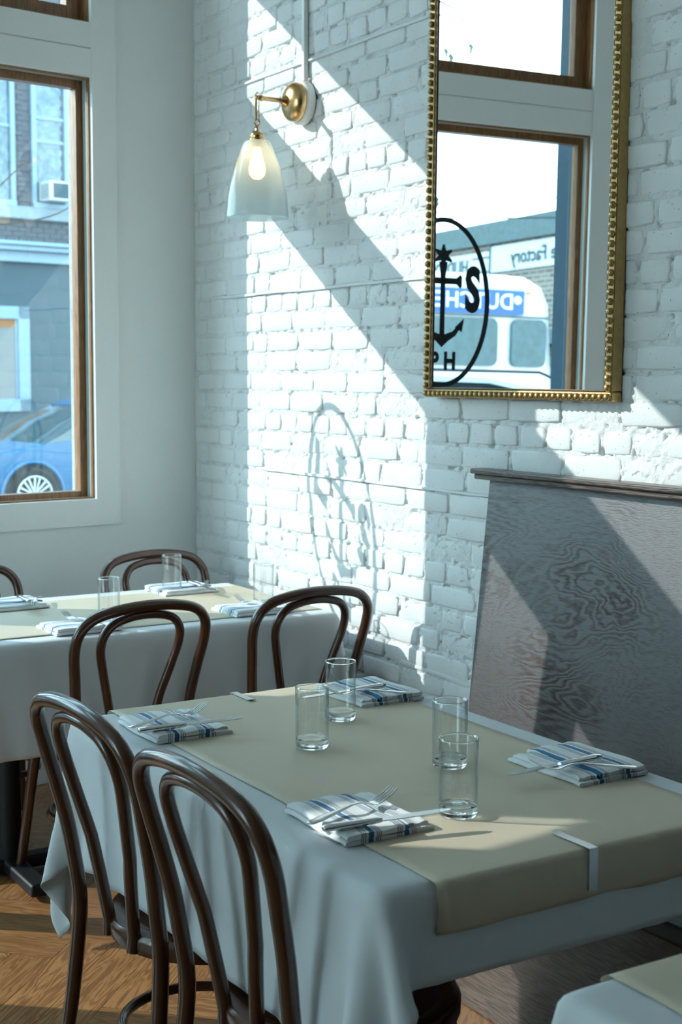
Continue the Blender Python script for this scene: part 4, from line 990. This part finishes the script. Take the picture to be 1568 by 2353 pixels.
glassp = [(1.02, .90), (1.55, 1.14), (2.0, 1.34), (2.35, 1.42), (2.9, 1.44), (3.4, 1.38), (3.9, 1.16), (4.15, .96), (3.9, .90)]
car('blue_car', 'bright blue hatchback parked across the street outside the window', MAT['carblue'], -3.78, -1, 10.3, -.25, body, glassp, 1.8, (.86, 3.5))
body2 = [(0.02, .30), (0, .60), (.05, .88), (.2, 1.0), (1.1, 1.10), (1.3, 1.16), (4.5, 1.16), (4.6, .9), (4.62, .45), (4.5, .28), (.5, .28)]
glass2 = [(1.0, 1.10), (1.45, 1.50), (1.75, 1.70), (2.2, 1.78), (3.0, 1.79), (4.1, 1.75), (4.35, 1.60), (4.55, 1.16), (4.3, 1.10)]
suv, SL = car('white_car', 'white estate car at the kerb seen in the mirror', MAT['carwhite'], 6.4, -1, 4.7, -.25, body2, glass2, 1.85, (.9, 3.7), rails=1.80)
m = MB()
for a0, a1, b0 in ((1.55, 1.66, 0), (2.75, 2.83, 0), (3.75, 3.85, 0)): m.add([SL(6.4-a0, 4.74, .85), SL(6.4-a1, 4.74, .85), SL(6.4-a1-.1, 4.93, 1.53), SL(6.4-a0-.1, 4.93, 1.53)], [(0, 1, 2, 3)])
o = m.build('pillar', MAT['carwhite'], suv, smooth=False); s_ = o.modifiers.new('solid', 'SOLIDIFY'); s_.thickness = .02
# bus
bus = empty('transit_bus', LW(5, 12.2, -.25), 0, 'white and blue transit bus passing in the street', 'bus'); ob = Vector(bus.location)
def BL(s, d, z): p = Vector(LW(s, d, z))-ob; return (p.x, p.y, p.z)
side = [(8.66, .10), (8.72, .6), (8.70, 1.5), (8.66, 2.1), (8.62, 2.60), (8.52, 2.80), (8.30, 2.90), (8.0, 2.92), (1.4, 2.92), (1.1, 2.8), (1.0, 2.0), (1.0, .1)]
m = MB(); rings = []
for dd, dz in ((11.06, -.12), (11.0, -.02), (11.02, 0), (11.10, .035), (12.2, .10), (13.3, .035), (13.4, -.02), (13.4, -.12)):
    rings.append([BL(s, dd, z+(dz if z > 2 else 0)) for s, z in side])
rings[0] = [BL(s*.999, 11.04, max(.12, z-.12)) for s, z in side]
m.loft(rings); m.build('body', MAT['carwhite'], bus, angle=35)
def rr(s0, s1, z0, z1, r, n=5):
    out = []
    for cx, cy, a0 in ((s1-r, z1-r, 0), (s0+r, z1-r, 90), (s0+r, z0+r, 180), (s1-r, z0+r, 270)):
        for i in range(n+1): a = R(a0+90*i/n); out.append((cx+r*math.cos(a), cy+r*math.sin(a)))
    return out
BFN = lambda s, z, d: BL(s, d, z)
for s0, s1 in ((8.07, 8.60), (6.55, 7.86), (5.05, 6.36), (3.55, 4.86), (2.05, 3.36)):
    m = MB(); m.prism(rr(s0, s1, 1.76, 2.385, .10), 10.975, 11.02, BFN); m.build('window_pane', MAT['busglass'], bus, smooth=False)
m = MB(); m.prism(rr(4.2, 8.25, 2.44, 2.755, .02), 10.98, 11.02, BFN); pn = m.build('name_panel', MAT['busblue'], bus, smooth=False)
me = text_mesh('DUTCHESS', .285, .002, .004, 1.05); me.materials.append(MAT['signwhite']); o = bpy.data.objects.new('lettering', me); COL.objects.link(o); o.parent = pn
ex = Vector((-SD, CD, 0)); ez = Vector((0, 0, 1)); nn = ex.cross(ez); pp = Vector(BL(7.36, 10.976, 2.595))
o.matrix_local = Matrix(((ex.x, ez.x, nn.x, pp.x), (ex.y, ez.y, nn.y, pp.y), (ex.z, ez.z, nn.z, pp.z), (0, 0, 0, 1)))
m = MB(); m.prism([(8.145+.055*math.cos(a), 2.63+.055*math.sin(a)) for a in [2*math.pi*i/16 for i in range(16)]], 10.972, 10.985, BFN); m.build('emblem', MAT['signwhite'], pn, smooth=False)
m = MB(); m.prism(rr(8.30, 8.38, 2.72, 2.75, .012), 10.97, 11.02, BFN); m.build('marker_lamp', MAT['amber'], bus, smooth=False)
m = MB(); m.box(1.2, 8.66, 10.985, 11.02, 2.405, 2.43, BL); m.build('drip_rail', MAT['coping'], bus, smooth=False)
for s_w in (7.4, 2.6): wheel(bus, BL, s_w, 11.0, .2, .45, .30)
# brick shop far behind the bus
ux = Vector((-.992, -.124, 0)).normalized(); uy = Vector((-ux.y, ux.x, 0))
shop = empty('brick_shop', (-26.4, -24.15, -.25), 0, 'long tan brick shop with a white lettered sign band', 'building')
def SHP(a, b, z): p = ux*a - uy*0 + Vector((.124, -.992, 0))*b; return (p.x, p.y, z)
m = MB(); m.box(-9, 26, 0, 8, 0, 6.35, SHP); m.build('wall', MAT['tanbrick'], shop, smooth=False)
m = MB(); m.box(-9, 26, -.15, 8.1, 6.10, 6.75, SHP); m.build('coping', MAT['coping'], shop, smooth=False)
m = MB(); m.box(-9, 2.9, -.06, .05, 5.25, 6.02, SHP); m.build('sign_band', MAT['band'], shop, smooth=False)
m = MB(); m.box(3.0, 26, -.06, .05, 5.15, 5.90, SHP); sb2 = m.build('sign_band', MAT['band'], shop, smooth=False)
m = MB(); m.box(2.92, 2.99, -.09, .05, 0, 6.1, SHP); m.build('downpipe', MAT['coping'], shop, smooth=False)
m = MB()
for k in range(110): m.box(-9+k*.32, -9+k*.32+.29, -.05, .02, 3.45, 4.05, SHP)
o = m.build('soldier_course', MAT['tanbrick'], shop, smooth=False); o['kind'] = 'stuff'
m = MB(); m.box(-9, 26, -.9, .05, 3.0, 3.4, SHP); m.build('awning', MAT['coping'], shop, smooth=False)
def shoptext(txt, a, z, size, sx=1.0):
    me = text_mesh(txt, size, .01, .006, 1.05, sx); me.materials.append(MAT['letterdark']); o = bpy.data.objects.new('lettering', me); COL.objects.link(o); o.parent = shop
    e_ = ux; n_ = e_.cross(Vector((0, 0, 1))); p = Vector(SHP(a, -.075, z))
    o.matrix_local = Matrix(((e_.x, 0, n_.x, p.x), (e_.y, 0, n_.y, p.y), (e_.z, 1, n_.z, p.z), (0, 0, 0, 1)))
shoptext('e Factory', .55, 5.62, .60); shoptext('HUDSON', 5.55, 5.50, .60)
m = MB(); m.box(3.05, 4.0, -.075, -.06, 5.70, 5.75, SHP); m.box(3.05, 4.0, -.075, -.06, 5.27, 5.32, SHP); m.build('sign_line', MAT['letterdark'], shop, smooth=False)
# street tree by the window: bare twigs with a few leaves
tr_ = empty('street_tree', (-2.75, -2.15, -.12), 0, 'nearly bare street tree with a few hanging leaves', 'tree')
rt = random.Random(9); m = MB(); ot = Vector(tr_.location)
def tw(pts, r0, r1): m.tube([tuple(Vector(p)-ot) for p in pts], [r0+(r1-r0)*i/(len(pts)-1) for i in range(len(pts))], 6)
tw(spline([(-2.75, -2.15, -.12), (-2.72, -2.12, 1.4), (-2.80, -2.20, 2.9), (-2.78, -2.10, 4.4), (-2.7, -2.2, 6.0)], 4), .085, .03)
leaves = []
def branch(p, d, L_, r0, lvl):
    q_ = [Vector(p)]; dv = Vector(d)
    for i in range(5):
        dv = (dv + Vector((rt.uniform(-.25, .25), rt.uniform(-.25, .25), rt.uniform(-.22, .12)))).normalized(); q_.append(q_[-1]+dv*L_/5)
    if min(v_.y for v_ in q_) < -3.36: return
    tw(spline(q_, 2), r0, r0*.35)
    if lvl:
        for i in (2, 3, 4, 5): branch(q_[i], (dv+Vector((rt.uniform(-.9, .9), rt.uniform(-.9, .9), rt.uniform(-.7, .4)))).normalized(), L_*.5, r0*.45, lvl-1)
    else:
        if rt.random() < .6: leaves.append(q_[-1])
branch((-2.78, -2.10, 4.2), (.25, -1, -.35), 1.0, .014, 2); branch((-2.80, -2.2, 3.7), (.15, -1, .05), .95, .012, 2); branch((-2.78, -2.15, 3.3), (.1, -1, .2), .85, .010, 2); branch((-2.78, -2.15, 2.5), (.05, -1, .25), .8, .008, 1); branch((-2.78, -2.1, 5.0), (-.6, .7, .1), 1.3, .016, 2)
m.build('branches', MAT['bark'], tr_)
for lp in leaves[:40]:
    lm = MB(); a = rt.uniform(0, 6); s_ = rt.uniform(.028, .048); base = Vector(lp)-ot
    pts = [(0, 0, 0), (.9, .1, -.5), (.55, 0, -1.0), (.8, -.1, -1.4), (0, 0, -2.2), (-.75, .1, -1.35), (-.5, 0, -1.0), (-.95, -.1, -.55)]
    lm.add([tuple(base+Vector((x*s_*math.cos(a)-y*s_*math.sin(a), x*s_*math.sin(a)+y*s_*math.cos(a), z*s_))) for x, y, z in pts] , [(0, 1, 2, 3, 4, 5, 6, 7)])
    o = lm.build('leaf', MAT['leaf'], tr_, smooth=False); so = o.modifiers.new('solid', 'SOLIDIFY'); so.thickness = .0012
# overhead cables
for nm, a, b, sag in (('upper', (-17.5, -9.6, 4.2), (-13.2, -16.7, 5.35), .12), ('lower', (-17.5, -9.6, 4.45), (-13.2, -16.7, 4.62), .05)):
    m = MB(); A_, B_ = Vector(a), Vector(b); m.tube([tuple((A_+(B_-A_)*(i/16) - Vector((0, 0, sag*4*(i/16)*(1-i/16))))-A_) for i in range(17)], .012, 6); o = m.build('overhead_cable', MAT['wire']); o.location = a
    tag(o, 'thin dark %s overhead cable crossing the sky in the mirror' % nm, 'cable')
# a twig in front of the window
m = MB(); O_ = Vector(LW(-1.0, 3.0, 2.4))
m.tube(spline([Vector(LW(-.3, 3.0, 2.30))-O_, Vector(LW(-.75, 3.0, 2.34))-O_, Vector(LW(-1.05, 3.0, 2.42))-O_, Vector(LW(-1.22, 3.0, 2.55))-O_], 4), [.006-.0003*i for i in range(13)], 6)
m.tube(spline([Vector(LW(-.5, 3.0, 2.38))-O_, Vector(LW(-.85, 3.02, 2.70))-O_], 3), .004, 5)
o = m.build('bare_twig', MAT['bark']); o.location = O_; tag(o, 'thin bare twig outside the window pane', 'twig')
